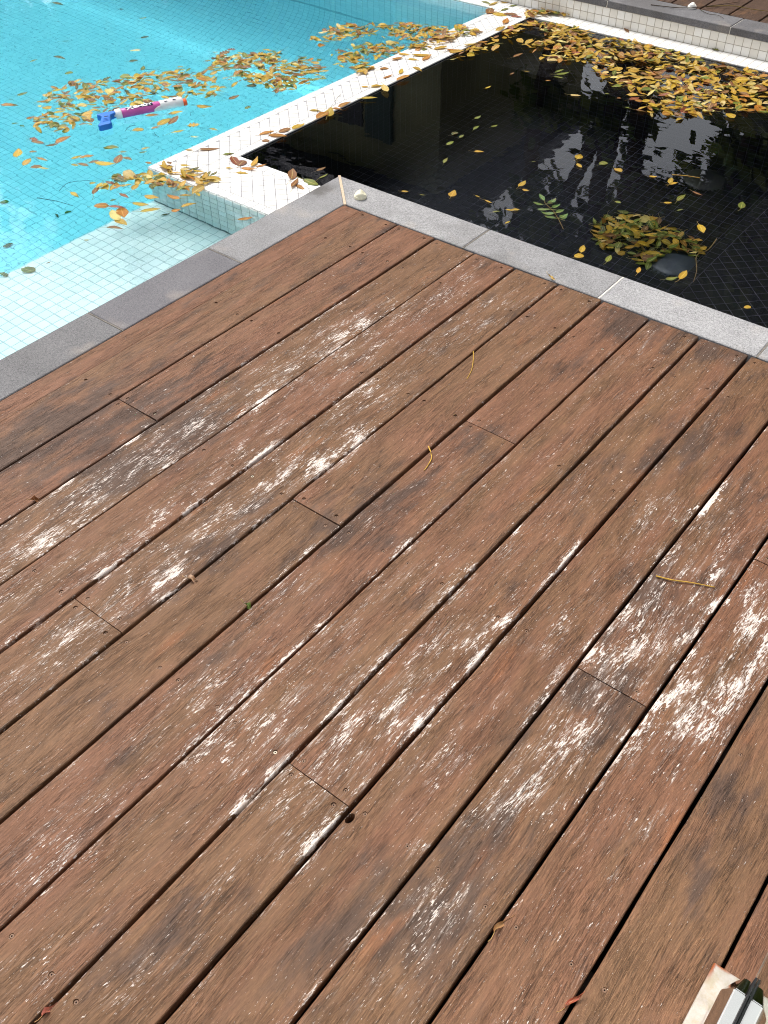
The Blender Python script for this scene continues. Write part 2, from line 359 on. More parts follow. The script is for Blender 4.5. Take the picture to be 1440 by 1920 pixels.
class Tiles:
    """collects single tiles as (outline in 3-D, normal); the largest in view become objects, the rest one part"""
    def __init__(s): s.t = []
    def add(s, O, U, V, poly, gap):
        O, U, V = Vector(O), Vector(U), Vector(V); N = U.cross(V)
        if area(poly) < 0: poly = poly[::-1]
        p = inset(poly, gap*0.5)
        if len(p) < 3 or area(p) < 6e-5: return
        s.t.append(([O+U*a+V*b for a, b in p], N))
    def grid(s, O, U, V, lu, lv, gap, u0=0.0, v0=0.0, skip=None):
        nu, nv = int(math.ceil((lu-u0)/TP-0.2)), int(math.ceil((lv-v0)/TP-0.2))
        for i in range(nu):
            for j in range(nv):
                a, b = u0+i*TP, v0+j*TP
                s.add(O, U, V, [(a,b),(min(a+TP,lu),b),(min(a+TP,lu),min(b+TP,lv)),(a,min(b+TP,lv))], gap)
    def diag(s, O, U, V, rects, gap, org=(0, 0)):
        c = TP; r = math.sqrt(0.5)
        xs = [q for R in rects for q in R[:2]]; ys = [q for R in rects for q in R[2:]]
        m = int((max(xs)-min(xs)+max(ys)-min(ys))/c)+4
        for i in range(-m, m):
            for j in range(-m, m):
                f = lambda a, b: (org[0]+(a-b)*r*c, org[1]+(a+b)*r*c)
                ce = f(i+.5, j+.5)
                if not (min(xs)-c < ce[0] < max(xs)+c and min(ys)-c < ce[1] < max(ys)+c): continue
                for R in rects:
                    q = clip_rect([f(i,j), f(i+1,j), f(i+1,j+1), f(i,j+1)], *R)
                    if q: s.add(O, U, V, q, gap)
    @staticmethod
    def prism(pts, N, t, bev):
        n = len(pts); c = sum(pts, Vector())/n
        v = [p-N*0.003 for p in pts]+[p+N*(t-bev) for p in pts]+[p+(c-p).normalized()*bev+N*t for p in pts]
        f = [tuple(range(2*n, 3*n))]
        for i in range(n):
            j = (i+1) % n; f += [(i, j, n+j, n+i), (n+i, n+j, 2*n+j, 2*n+i)]
        return v, f
    def build(s, parent, mat, keep, t=0.0011, bev=0.0007, name='tile', jit=0.0):
        rnd = random.Random(len(s.t))
        def size(e):
            c = sum(e[0], Vector())/len(e[0]); d = c-CAM; a = 0
            for i in range(1, len(e[0])-1): a += (e[0][i]-e[0][0]).cross(e[0][i+1]-e[0][0]).length
            infr = project_in(c); return a*abs(d.normalized().dot(e[1]))/d.length_squared*(1.0 if infr else 0.001)
        L = sorted(s.t, key=size, reverse=True)
        shared = {}
        for pts, N in L[:keep]:
            c = sum(pts, Vector())/len(pts)
            key = None
            if len(pts) == 4:
                a, b = pts[1]-pts[0], pts[3]-pts[0]
                key = tuple(round(x, 4) for x in (*a, *b, *N))
            me = shared.get(key) if key else None
            if me is None:
                v, f = s.prism([p-c for p in pts], N, t, bev)
                me = bpy.data.meshes.new(name); me.from_pydata([tuple(x) for x in v], [], f); me.update(); me.materials.append(mat)
                if key: shared[key] = me
            o = bpy.data.objects.new(name, me); COL.objects.link(o); o.parent = parent
            o.location = c+N*rnd.uniform(-jit, jit)-parent.location
        V = []; F = []; TV = []
        for pts, N in L[keep:]:
            v, f = s.prism([p+N*rnd.uniform(-jit, jit) for p in pts], N, t, bev); o = len(V); V += v; F += [tuple(i+o for i in q) for q in f]; TV += [rnd.random()]*len(v)
        if V:
            o = mesh_obj(name+'_field', [x-parent.location for x in V], F, mat, parent); o['kind'] = 'stuff'
            a = o.data.attributes.new('tv', 'FLOAT', 'POINT'); a.data.foreach_set('value', TV)
_R = cam.rotation_euler.to_matrix().transposed()
def project_in(p, m=0.03):
    c = _R @ (Vector(p)-CAM)
    if c.z > -0.05: return False
    x, y = c.x/-c.z*1792.03/1440, c.y/-c.z*1792.03/1920
    return abs(x) < .5+m and abs(y) < .5+m

# ---- pool basin
def sheet(vf, quads, name, mat, parent=None): return mesh_obj(name, vf, quads, mat, parent)
PL, PN = -6.1, -3.6           # left and near limits of the pool
CR = 0.62                     # cove radius at the far wall
bas = []
bas.append(([(PL,PN,ZF),(PX,PN,ZF),(PX,FY-CR,ZF),(PL,FY-CR,ZF)], [(0,1,2,3)]))
prof = [(FY-CR+CR*math.sin(a), ZF+CR-CR*math.cos(a)) for a in [i*math.pi/2/24 for i in range(25)]]+[(FY, ZL-.004)]
cv = [(PL, y, z) for y, z in prof]+[(PX, y, z) for y, z in prof]; k = len(prof)
bas.append((cv, [(i, k+i, k+i+1, i+1) for i in range(k-1)]))
bas.append(([(PL,PN,ZF),(PL,FY,ZF),(PL,FY,-.03),(PL,PN,-.03)], [(0,1,2,3)]))
bas.append(([(PL,PN,ZF),(PL,PN,-.03),(-.13,PN,-.03),(-.13,PN,ZF)], [(0,1,2,3)]))
bas.append(([(PX,PN,ZB),(-.13,PN,ZB),(-.13,PY,ZB),(PX,PY,ZB)], [(0,1,2,3)]))
bas.append(([(PX,PN,ZF),(PX,PN,ZB),(PX,PY,ZB),(PX,PY,ZF)], [(0,1,2,3)]))
bas.append(([(-.13,PN,ZB),(-.13,PN,-.03),(-.13,PY,-.03),(-.13,PY,ZB)], [(0,1,2,3)]))
V, F = merge(bas)
pool_basin = tag(mesh_obj('pool_basin', V, F, M_JOINT_P), kind='structure')
T = Tiles(); GP = 0.0030
T.grid((PX, PY, ZB), (0,-1,0), (1,0,0), 2.4, .785, GP)                          # bench top
T.grid((PX, PY, ZF), (-1,0,0), (0,-1,0), 5.0, 2.2, GP)                          # floor, near half
T.grid((PX, PY, ZF), (0,1,0), (-1,0,0), FY-CR-PY, 5.0, GP)                      # floor, far half
L0 = (FY-CR)-PY; rows = int(CR*math.pi/2/TP)
for j in range(rows):                                                           # cove
    a0, a1 = j*TP/CR, (j+1)*TP/CR; am = (a0+a1)/2
    y, z = FY-CR+CR*math.sin(am), ZF+CR-CR*math.cos(am); Vd = (0, math.cos(am), math.sin(am))
    for i in range(125):
        O = Vector((PX-i*TP, y, z)); T.add(O, (-1,0,0), Vector(Vd)*-1, [(0,-TP/2),(TP,-TP/2),(TP,TP/2),(0,TP/2)], GP)
T.grid((PX, FY, ZF+CR+0.015), (0,0,1), (-1,0,0), (ZL-.004)-(ZF+CR+0.015), 5.0, GP)    # far wall
T.grid((PX, PY, ZB), (0,0,-1), (0,-1,0), 1.0, 2.2, GP)                          # front of the bench
T.grid((PX, PY, ZL-.02), (0,0,-1), (0,1,0), 1.28, FY-PY, GP)                    # flank of the ledge
# normals: make every tile face the water
for i, (pts, N) in enumerate(T.t):
    c = sum(pts, Vector())/len(pts); inward = Vector((-2.6, 0.3, -.5))-c
    if abs(N.z) > .9: want = Vector((0,0,1))
    elif abs(N.x) > .9: want = Vector((-1,0,0))
    else: want = Vector((0,-1,.3))
    if N.dot(want) < 0: T.t[i] = (pts[::-1], -N)
T.build(pool_basin, M_TILE_P, 300)

# ---- water bodies
def prism_obj(name, poly, z0, z1, mat):
    n = len(poly); v = [(x,y,z0) for x,y in poly]+[(x,y,z1) for x,y in poly]
    f = [tuple(range(n))[::-1], tuple(range(n,2*n))]+[(i,(i+1)%n,n+(i+1)%n,n+i) for i in range(n)]
    return mesh_obj(name, v, f, mat)
tag(prism_obj('pool_water', [(PL-.02,PN-.02),(-.12,PN-.02),(-.12,PY+.006),(PX+.006,PY+.006),(PX+.006,FY+.006),(PL-.02,FY+.006)], ZF-.05, ZW, M_WATER), kind='structure')

# ---- white ledge between pool and spa
ledge = empty('tiled_ledge', (PX, PY, ZL))
tag(ledge, 'white mosaic ledge between the turquoise pool and the dark spa', 'ledge')
b = 0.003
bd = [box_vf(PX+b, SX-b, SY, FY-b, ZF-.02, ZL), box_vf(PX+b, -.14, PY+b, SY-b, ZF-.02, ZL)]
bd[0] = box_vf(PX+b, SX-b, SY-b, FY+.16, ZF-.02, ZL)
V, F = merge(bd); core = mesh_obj('mortar_core', [Vector(x)-ledge.location for x in V], F, M_JOINT_W, ledge)
T = Tiles(); GL = 0.0025
U3, V3 = (1,0,0), (0,1,0); O3 = (0,0,ZL)
def row(x0, x1, y0, y1):      # a border row
    n = max(1, round(max(x1-x0, y1-y0)/TP)); 
    for i in range(n):
        if x1-x0 > y1-y0: a, c = x0+(x1-x0)*i/n, x0+(x1-x0)*(i+1)/n; T.add(O3, U3, V3, [(a,y0),(c,y0),(c,y1),(a,y1)], GL)
        else: a, c = y0+(y1-y0)*i/n, y0+(y1-y0)*(i+1)/n; T.add(O3, U3, V3, [(x0,a),(x1,a),(x1,c),(x0,c)], GL)
row(PX, PX+TP, PY, FY); row(PX+TP, -.14, PY, PY+TP)
row(SX-TP, SX, SY, FY); row(SX, -.14, SY-TP, SY); row(SX-TP, SX, SY-TP, SY)
T.diag(O3, U3, V3, [(PX+TP, SX-TP, PY+TP, FY), (SX-TP, -.14, PY+TP, SY-TP)], GL, org=(PX+TP+.01, PY+TP))
nw = int(round(.29/TP))
for i in range(20):
    for j in range(nw):
        a = PX+i*TP; z = ZL-.002-j*TP
        T.add((0, PY, 0), (1,0,0), (0,0,1), [(a, z-TP), (a+TP, z-TP), (a+TP, z), (a, z)], 0.0030)
v_, f_ = box_vf(PX+.004, -.142, PY+.0012, PY+.0029, ZB, ZL-.004); mesh_obj('mortar_face', [Vector(q)-ledge.location for q in v_], f_, M_JOINT_D, ledge)
T.build(ledge, M_TILE_W, 300)
# far ledge strip + far wall + far coping
fwall = empty('tiled_wall', (-.6, FY+.13, ZL)); tag(fwall, 'low cream mosaic wall two tiles high under the far grey coping', 'wall')
V, F = merge([box_vf(PL, 1.7, FY+.125, FY+.30, ZF, -.031), box_vf(SX, 1.7, FY+b, FY+.13, ZF, ZL), box_vf(PL, PX, FY+b, FY+.13, ZF, ZL)])
mesh_obj('mortar_core', [Vector(x)-fwall.location for x in V], F, M_JOINT_WALL, fwall)
T = Tiles()
for i in range(-95, 45):
    for j in range(2):
        a = .02+i*TP; z = ZL+j*TP*.98; T.add((0, FY+.125, 0), (1,0,0), (0,0,1), [(a, z), (a+TP, z), (a+TP, z+TP*.98), (a, z+TP*.98)], 0.0028)
T.build(fwall, M_TILE_WALL, 150, jit=0.0005)
T = Tiles()
for i in range(-95, 45):
    a = .02+i*TP
    for (y0, y1) in ((FY, FY+.04), (FY+.04, FY+.08), (FY+.08, FY+.12)):
        if a+TP < PX or a > SX: T.add((0, 0, ZL), (1,0,0), (0,1,0), [(a, y0), (a+TP, y0), (a+TP, y1), (a, y1)], GL)
        elif y0 >= FY+.03 or True: T.add((0, 0, ZL+.0004), (1,0,0), (0,1,0), [(a, y0), (a+TP, y0), (a+TP, y1), (a, y1)], GL)
T.build(fwall, M_TILE_W, 140, name='ledge_tile')

# ---- spa basin
SR, SBX, SBY, SN = 1.64, 0.92, 1.88, 0.165       # right wall, bench edges, near wall
sb = [([(SX,SN,ZSF),(SBX,SN,ZSF),(SBX,SBY,ZSF),(SX,SBY,ZSF)], [(0,1,2,3)]),
      ([(SBX,SN,ZSB),(SR,SN,ZSB),(SR,FY,ZSB),(SBX,FY,ZSB)], [(0,1,2,3)]),
      ([(SX,SBY,ZSB),(SBX,SBY,ZSB),(SBX,FY,ZSB),(SX,FY,ZSB)], [(0,1,2,3)]),
      ([(SBX,SN,ZSF),(SBX,SN,ZSB),(SBX,SBY,ZSB),(SBX,SBY,ZSF)], [(0,1,2,3)]),
      ([(SX,SBY,ZSF),(SBX,SBY,ZSF),(SBX,SBY,ZSB),(SX,SBY,ZSB)], [(0,1,2,3)]),
      ([(SX,SN,ZSF),(SX,FY,ZSF),(SX,FY,ZL-.004),(SX,SY,ZL-.004),(SX,SN,ZL-.004)], [(0,1,2,3,4)]),
      ([(SX,FY,ZSF),(SR,FY,ZSF),(SR,FY,ZL-.004),(SX,FY,ZL-.004)], [(0,1,2,3)]),
      ([(SR,FY,ZSF),(SR,SN,ZSF),(SR,SN,-.031),(SR,FY,-.031)], [(0,1,2,3)]),
      ([(-.14,SN,ZSF),(-.14,SN,-.031),(SR,SN,-.031),(SR,SN,ZSF)], [(0,1,2,3)]),
      ([(SX,SY,ZSF),(SX,SY,ZL-.004),(-.14,SY,ZL-.004),(-.14,SY,ZSF)], [(0,1,2,3)])]
V, F = merge(sb); spa_basin = tag(mesh_obj('spa_basin', V, F, M_JOINT_S), kind='structure')
T = Tiles(); GS = 0.0020
T.grid((SX, SY, ZSF), (1,0,0), (0,1,0), SBX-SX, SBY-SY, GS)
T.grid((-.14, SY, ZSF), (1,0,0), (0,-1,0), SBX+.14, SY-SN, GS)
Z3 = (0,0,ZSB)
T.diag(Z3, (1,0,0), (0,1,0), [(SBX+TP, SR, SN, SBY+TP), (SX, SR, SBY+TP, FY)], GS, org=(SBX+TP, SBY))
for i in range(int((SBY-SN)/TP)+2):
    a = SBY+TP-i*TP; T.add(Z3, (1,0,0), (0,1,0), [(SBX,a-TP),(SBX+TP,a-TP),(SBX+TP,a),(SBX,a)], GS)
for i in range(int((SBX-SX)/TP)+1):
    a = SBX-i*TP; T.add(Z3, (1,0,0), (0,1,0), [(a-TP,SBY),(a,SBY),(a,SBY+TP),(a-TP,SBY+TP)], GS)
T.grid((SX, SY, ZL-.004), (0,1,0), (0,0,-1), FY-SY, ZL-ZSF, GS)      # left wall
T.grid((SX, FY, ZL-.004), (1,0,0), (0,0,-1), SR-SX, ZL-ZSB, GS)      # far wall
T.grid((SX, SBY, ZSB), (1,0,0), (0,0,-1), SBX-SX, ZSB-ZSF, GS)       # front of far bench
for i, (pts, N) in enumerate(T.t):
    want = Vector((0,0,1)) if abs(N.z) > .9 else (Vector((1,0,0)) if abs(N.x) > .9 else Vector((0,-1,0)))
    if N.dot(want) < 0: T.t[i] = (pts[::-1], -N)
T.build(spa_basin, M_TILE_S, 300)
tag(prism_obj('spa_water', [(SX-.006,SY-.006),(-.146,SY-.006),(-.146,SN-.006),(SR+.006,SN-.006),(SR+.006,FY+.006),(SX-.006,FY+.006)], ZSF-.05, ZW+.002, M_SPAW), kind='structure')

# ------------------------------------------------------------------ coping
def stone(parent, poly, col, z0=-.030, z1=0.0, name='coping_stone'):
    """poly counter-clockwise in plan; eased top edge"""
    p = inset(poly, 0.0025); c = [sum(q[0] for q in p)/len(p), sum(q[1] for q in p)/len(p)]
    top = inset(p, 0.0022)
    if len(top) != len(p): top = p
    n = len(p)
    v = [(x-c[0],y-c[1],z0) for x,y in p]+[(x-c[0],y-c[1],z1-.0022) for x,y in p]+[(x-c[0],y-c[1],z1) for x,y in top]
    f = [tuple(range(n))[::-1]]+[(i,(i+1)%n,n+(i+1)%n,n+i) for i in range(n)]+[(n+i,n+(i+1)%n,2*n+(i+1)%n,2*n+i) for i in range(n)]+[tuple(range(2*n,3*n))]
    o = mesh_obj(name, v, f, M_STONE, parent); o.location = (c[0], c[1], 0); o.color = (*col, 1.0)
    return o
cop = tag(empty('pool_coping'), kind='structure')
c = .152
ys = [0, -.474, -.930, -1.388, -1.846, -2.304, -2.762, -3.3]
lc = [(.235,.10,.75),(.138,.60,.05),(.158,.15,.10),(.17,.2,.2),(.16,.3,.2),(.17,.2,.2),(.17,.2,.2)]
for i in range(7):
    y1, y0 = ys[i], ys[i+1]
    poly = [(-c, y0), (-.001, y0), (-.001, y1), (-c, y1)] if i else [(-c, y0), (-.001, y0), (-.001, -.001), (-c, c)]
    stone(cop, poly, lc[i])
xs = [0, .462, .926, 1.39, 1.854, 2.318, 2.78]
rc = [(.29,.0,.25),(.25,.05,.30),(.32,.0,.0),(.28,.1,.1),(.25,.1,.1),(.27,.1,.1)]
for i in range(6):
    x0, x1 = xs[i], xs[i+1]
    poly = [(x0, .001), (x1, .001), (x1, c), (x0, c)] if i else [(.001, .001), (x1, .001), (x1, c), (-c, c)]
    stone(cop, poly, rc[i])
def joint(parent, a, b_, w, mat, z=-.0012):
    a, b_ = Vector((*a, 0)), Vector((*b_, 0)); d = (b_-a).normalized(); n = Vector((-d.y, d.x, 0))*w/2
    v = [a+n, a-n, b_-n, b_+n]; v = [x+Vector((0,0,-.03)) for x in v]+[x+Vector((0,0,z)) for x in v]
    return mesh_obj('mortar_joint', v, [(0,3,2,1),(4,5,6,7),(0,1,5,4),(1,2,6,5),(2,3,7,6),(3,0,4,7)], mat, parent)
joint(cop, (.001, -.001), (-c+.002, c-.002), .0085, M_GROUT, .0006)
for y in ys[1:-1]: joint(cop, (-c+.003, y), (-.003, y), .0034, M_GROUT3)
for i, x in enumerate(xs[1:-1]): joint(cop, (x, .003), (x, c-.003), .0045, M_GROUT2 if i == 1 else M_GROUT3)
# bedding under the coping
V, F = merge([box_vf(-.135, -.002, -3.4, -.01, -.30, -.0305), box_vf(-.135, 2.78, .002, .150, -.30, -.0305)])
mesh_obj('mortar_bed', V, F, M_CONC, cop)
fcop = tag(empty('pool_coping'), kind='structure')
fx = [-6.1, -4.75, -4.12, -3.5, -2.87, -2.24, -1.615, -.988, -.36, .268, .896, 1.64]
for i in range(len(fx)-1):
    stone(fcop, [(fx[i], FY+.118), (fx[i+1], FY+.118), (fx[i+1], FY+.272), (fx[i], FY+.272)], (.125+.012*(i % 3), .35, .35))
for x in fx[1:-1]: joint(fcop, (x, FY+.122), (x, FY+.268), .004, M_GROUT2, -.004)
mesh_obj('mortar_bed', *box_vf(PL, 1.64, FY+.14, FY+.27, -.2, -.0305), M_CONC, fcop)
# right-hand end of the spa, outside the picture
box('mortar_bed', SR+.003, SR+.16, .156, FY+.26, -.4, -.002, M_STONE, fcop).color = (.3, .1, .1, 1)

# ------------------------------------------------------------------ decking
ISO="""W -2.778 0.989 12 0.091 D|W -2.44 1.13 23 0.03 D|W -2.54 0.809 38 0.024 D|W -2.245 1.101 75 0.046 G|W -2.022 0.913 81 0.049 D|W -2.28 0.646 53 0.047 G|W -1.918 0.762 53 0.054 P|W -2.188 0.392 88 0.044 G|W -2.129 0.49 7 0.082 D|W -1.986 0.48 107 0.025 G|W -1.939 0.391 66 0.038 G|W -1.822 0.668 66 0.047 D|W -1.852 0.55 38 0.019 G|W -1.715 0.631 131 0.056 G|W -1.888 0.107 90 0.057 G|W -1.883 0.044 66 0.022 G|W -1.839 0.004 38 0.076 O|W -1.658 -0.1 48 0.031 G|W -1.029 0.598 84 0.035 G|W -1.11 0.422 38 0.017 G|W -1.572 1.049 44 0.042 R|W -1.605 0.978 30 0.038 Y|W -1.597 0.748 52 0.029 Y|W -1.627 0.504 97 0.043 Y|W -1.41 0.563 -31 0.102 G|W -1.258 0.752 113 0.073 Y|W -1.186 0.777 51 0.046 D|W -1.15 0.636 85 0.061 B|W -1.183 0.493 38 0.069 Y|W -1.076 0.333 43 0.053 Y|W -0.983 0.352 7 0.047 Y|W -1.076 0.246 74 0.064 Y|W -0.989 0.256 26 0.04 P|W -1.228 0.373 48 0.063 Y|W -1.282 0.296 51 0.058 O|W -1.216 0.158 48 0.05 Y|W -1.191 0.277 100 0.085 Y|W -1.176 0.316 110 0.095 B|W -1.177 0.221 58 0.042 O|W -1.378 -0.223 53 0.032 O|W -1.403 -0.273 139 0.082 Y|W -1.297 -0.244 14 0.059 O|W -1.319 -0.296 114 0.061 Y|W -1.259 -0.303 62 0.046 B|W -1.223 -0.291 21 0.053 P|W -1.174 -0.014 31 0.066 G|W -1.102 -0.014 38 0.039 Y|W -1.064 -0.068 125 0.073 B|W -1.044 -0.041 2 0.049 B|W -1.037 0.03 62 0.033 G|W -1.06 0.062 62 0.037 Y|W -1.209 -0.151 85 0.049 Y|W -1.178 -0.128 62 0.056 O|W -1.157 -0.2 18 0.032 Y|W -1.137 -0.179 14 0.052 B|W -1.122 -0.138 67 0.044 B|W -1.078 -0.126 27 0.089 Y|W -0.964 -0.355 -6 0.057 Y|W -0.931 -0.286 126 0.081 B|W -0.822 -0.357 51 0.053 O|W -0.774 -0.326 36 0.07 R|W -0.73 -0.337 -32 0.087 O|W -0.725 -0.372 -24 0.094 P|W -0.678 -0.389 -6 0.071 Y|W -0.658 -0.431 23 0.067 B|W -0.82 -0.252 -7 0.064 R|W -0.821 -0.3 81 0.026 G|W -0.734 -0.201 20 0.059 Y|W -0.722 -0.264 26 0.064 Y|W -0.662 -0.273 49 0.073 Y|W -0.59 -0.217 64 0.037 O|W -0.586 -0.158 68 0.066 Y|W -0.355 -0.113 67 0.061 O|W -1.433 -0.16 17 0.063 B|W -1.369 -0.141 75 0.055 B|W -1.379 -0.08 95 0.086 O|W -1.47 -0.151 -7 0.05 R|K -0.794 -0.105 60 0.037 D|B -1.874 0.179 82 0.04 G|K -0.875 -0.408 48 0.025 Y|B -2.164 0.033 61 0.042 G|B -1.857 -0.178 71 0.043 B|K -0.879 -0.663 18 0.053 G|K -0.858 -0.589 79 0.022 B|K -0.914 -0.735 -2 0.043 G|K -0.667 0.033 120 0.027 G|B -1.885 0.122 -13 0.045 D|L -0.897 0.141 38 0.029 Y|L -0.844 0.194 52 0.085 B|L -0.756 0.209 57 0.043 G|L -0.693 0.18 -26 0.079 R|L -0.658 0.178 106 0.051 B|L -0.624 0.217 119 0.097 Y|L -0.587 0.21 61 0.045 O|L -0.604 0.123 21 0.059 Y|L -0.664 0.122 38 0.032 Y|L -0.604 0.162 21 0.063 O|L -0.729 0.383 38 0.033 B|L -0.776 0.443 73 0.074 O|L -0.735 0.501 82 0.061 B|L -0.727 0.448 26 0.078 O|L -0.723 0.569 96 0.106 Y|L -0.774 0.728 26 0.05 Y|L -0.714 0.705 95 0.084 O|L -0.71 0.743 118 0.116 Y|L -0.712 0.798 14 0.048 O|L -0.719 0.85 89 0.105 O|L -0.773 1.054 38 0.032 Y|L -0.739 1.089 68 0.057 Y|L -0.689 1.089 -40 0.086 P|L -0.684 0.965 43 0.077 Y|L -0.768 1.208 83 0.062 O|L -0.761 1.295 120 0.074 Y|L -0.705 1.233 82 0.08 O|L -0.724 1.365 -21 0.077 Y|L -0.814 1.509 38 0.083 Y|L -0.816 1.446 11 0.069 Y|L -0.77 1.499 95 0.09 O|L -0.869 1.405 69 0.061 O|L -0.882 1.473 24 0.055 Y|L -0.841 1.274 64 0.047 O|L -0.889 1.22 64 0.067 Y|L -0.796 1.639 64 0.072 Y|L -0.744 1.652 52 0.057 O|L -0.913 1.968 38 0.058 O|L -0.831 1.932 52 0.043 B|L -0.781 1.932 38 0.051 B|L -0.712 1.65 52 0.077 Y|L -0.716 1.765 74 0.082 Y|L -0.687 1.833 64 0.069 O|L -0.658 1.746 38 0.055 Y|L -0.897 2.218 66 0.081 O|L -0.852 2.221 8 0.087 Y|L -0.916 2.235 113 0.151 B|L -0.809 2.254 28 0.075 B|L -0.764 2.247 22 0.059 R|L -0.87 2.314 84 0.081 G|L -0.868 2.381 66 0.058 G|L -0.967 2.348 85 0.099 Y|L -1.015 2.345 -14 0.077 G|L -0.934 2.396 38 0.044 Y|L -0.726 2.043 89 0.11 Y|L -0.762 2.146 112 0.116 O|L -0.693 2.098 38 0.057 Y|L -0.503 2.429 38 0.037 Y|L -0.469 2.445 7 0.039 D|L -0.326 2.433 38 0.042 Y|L -0.23 2.399 -46 0.072 B|L -0.19 2.439 7 0.032 B|L -0.017 2.43 26 0.109 O|L 0.219 2.41 -32 0.053 G|L 0.344 2.435 -6 0.047 O|L 0.317 2.449 62 0.036 B|L -0.441 0.222 128 0.078 B|L -0.389 0.179 117 0.098 B|L -0.354 0.169 -12 0.061 O|L -0.351 0.22 -3 0.074 G|S -0.405 0.34 79 0.057 B|S -0.357 0.298 86 0.06 G|S -0.047 0.382 38 0.034 Y|S 0.019 0.401 17 0.03 P|S 0.18 0.511 -2 0.026 Y|S 0.232 0.5 -9 0.046 O|S 0.294 0.458 48 0.042 P|S 0.324 0.496 17 0.034 Y|S 0.368 0.417 80 0.034 Y|S 0.1 0.47 111 0.075 Y|S -0.161 0.901 90 0.038 P|S -0.159 0.82 85 0.052 G|S -0.197 0.905 91 0.045 D|S -0.214 1.092 79 0.046 G|S -0.164 1.01 95 0.064 G|S -0.114 1.062 78 0.045 P|S -0.027 0.824 38 0.049 O|S -0.083 0.684 106 0.062 G|S -0.333 1.656 16 0.037 Y|S -0.222 1.751 79 0.081 G|S -0.189 1.727 62 0.092 G|S -0.186 1.681 6 0.065 G|S -0.201 1.621 51 0.034 O|S -0.018 1.539 22 0.059 P|S 0.077 1.644 38 0.027 G|S 0.215 1.56 38 0.027 G|S 0.194 1.667 77 0.083 R|S 0.217 1.656 11 0.041 O|S 0.339 0.949 -39 0.05 Y|S 0.299 1.018 107 0.079 O|S 0.468 1.009 -22 0.052 Y|S 0.398 1.024 74 0.048 G|S 0.596 1.036 29 0.038 Y|S 0.679 1.034 58 0.048 Y|S 0.664 1.044 107 0.061 Y|S 0.752 0.947 87 0.081 G|S 0.784 1.009 -15 0.057 B|S 0.732 0.88 38 0.037 O|S 0.59 0.779 -4 0.031 P|S 0.79 0.86 60 0.034 P|S 0.945 1.021 107 0.066 G|S 0.905 0.779 -50 0.071 O|S 0.341 0.504 58 0.044 Y|S 0.252 0.69 96 0.072 Y|S 0.287 0.658 16 0.035 Y|S 1.223 0.409 55 0.029 O|S 0.868 0.401 107 0.046 Y|S 0.758 0.408 103 0.065 P|S 0.662 0.407 110 0.062 Y|S 0.673 0.363 71 0.047 Y|S 0.971 0.419 49 0.053 G|S 0.991 0.46 95 0.077 Y|S 0.186 0.876 38 0.02 P|S -0.366 1.589 92 0.04 B|S 0.139 1.632 61 0.026 B|S -0.474 1.803 78 0.087 B|S -0.383 2.008 114 0.112 Y|S -0.363 1.393 87 0.055 O"""
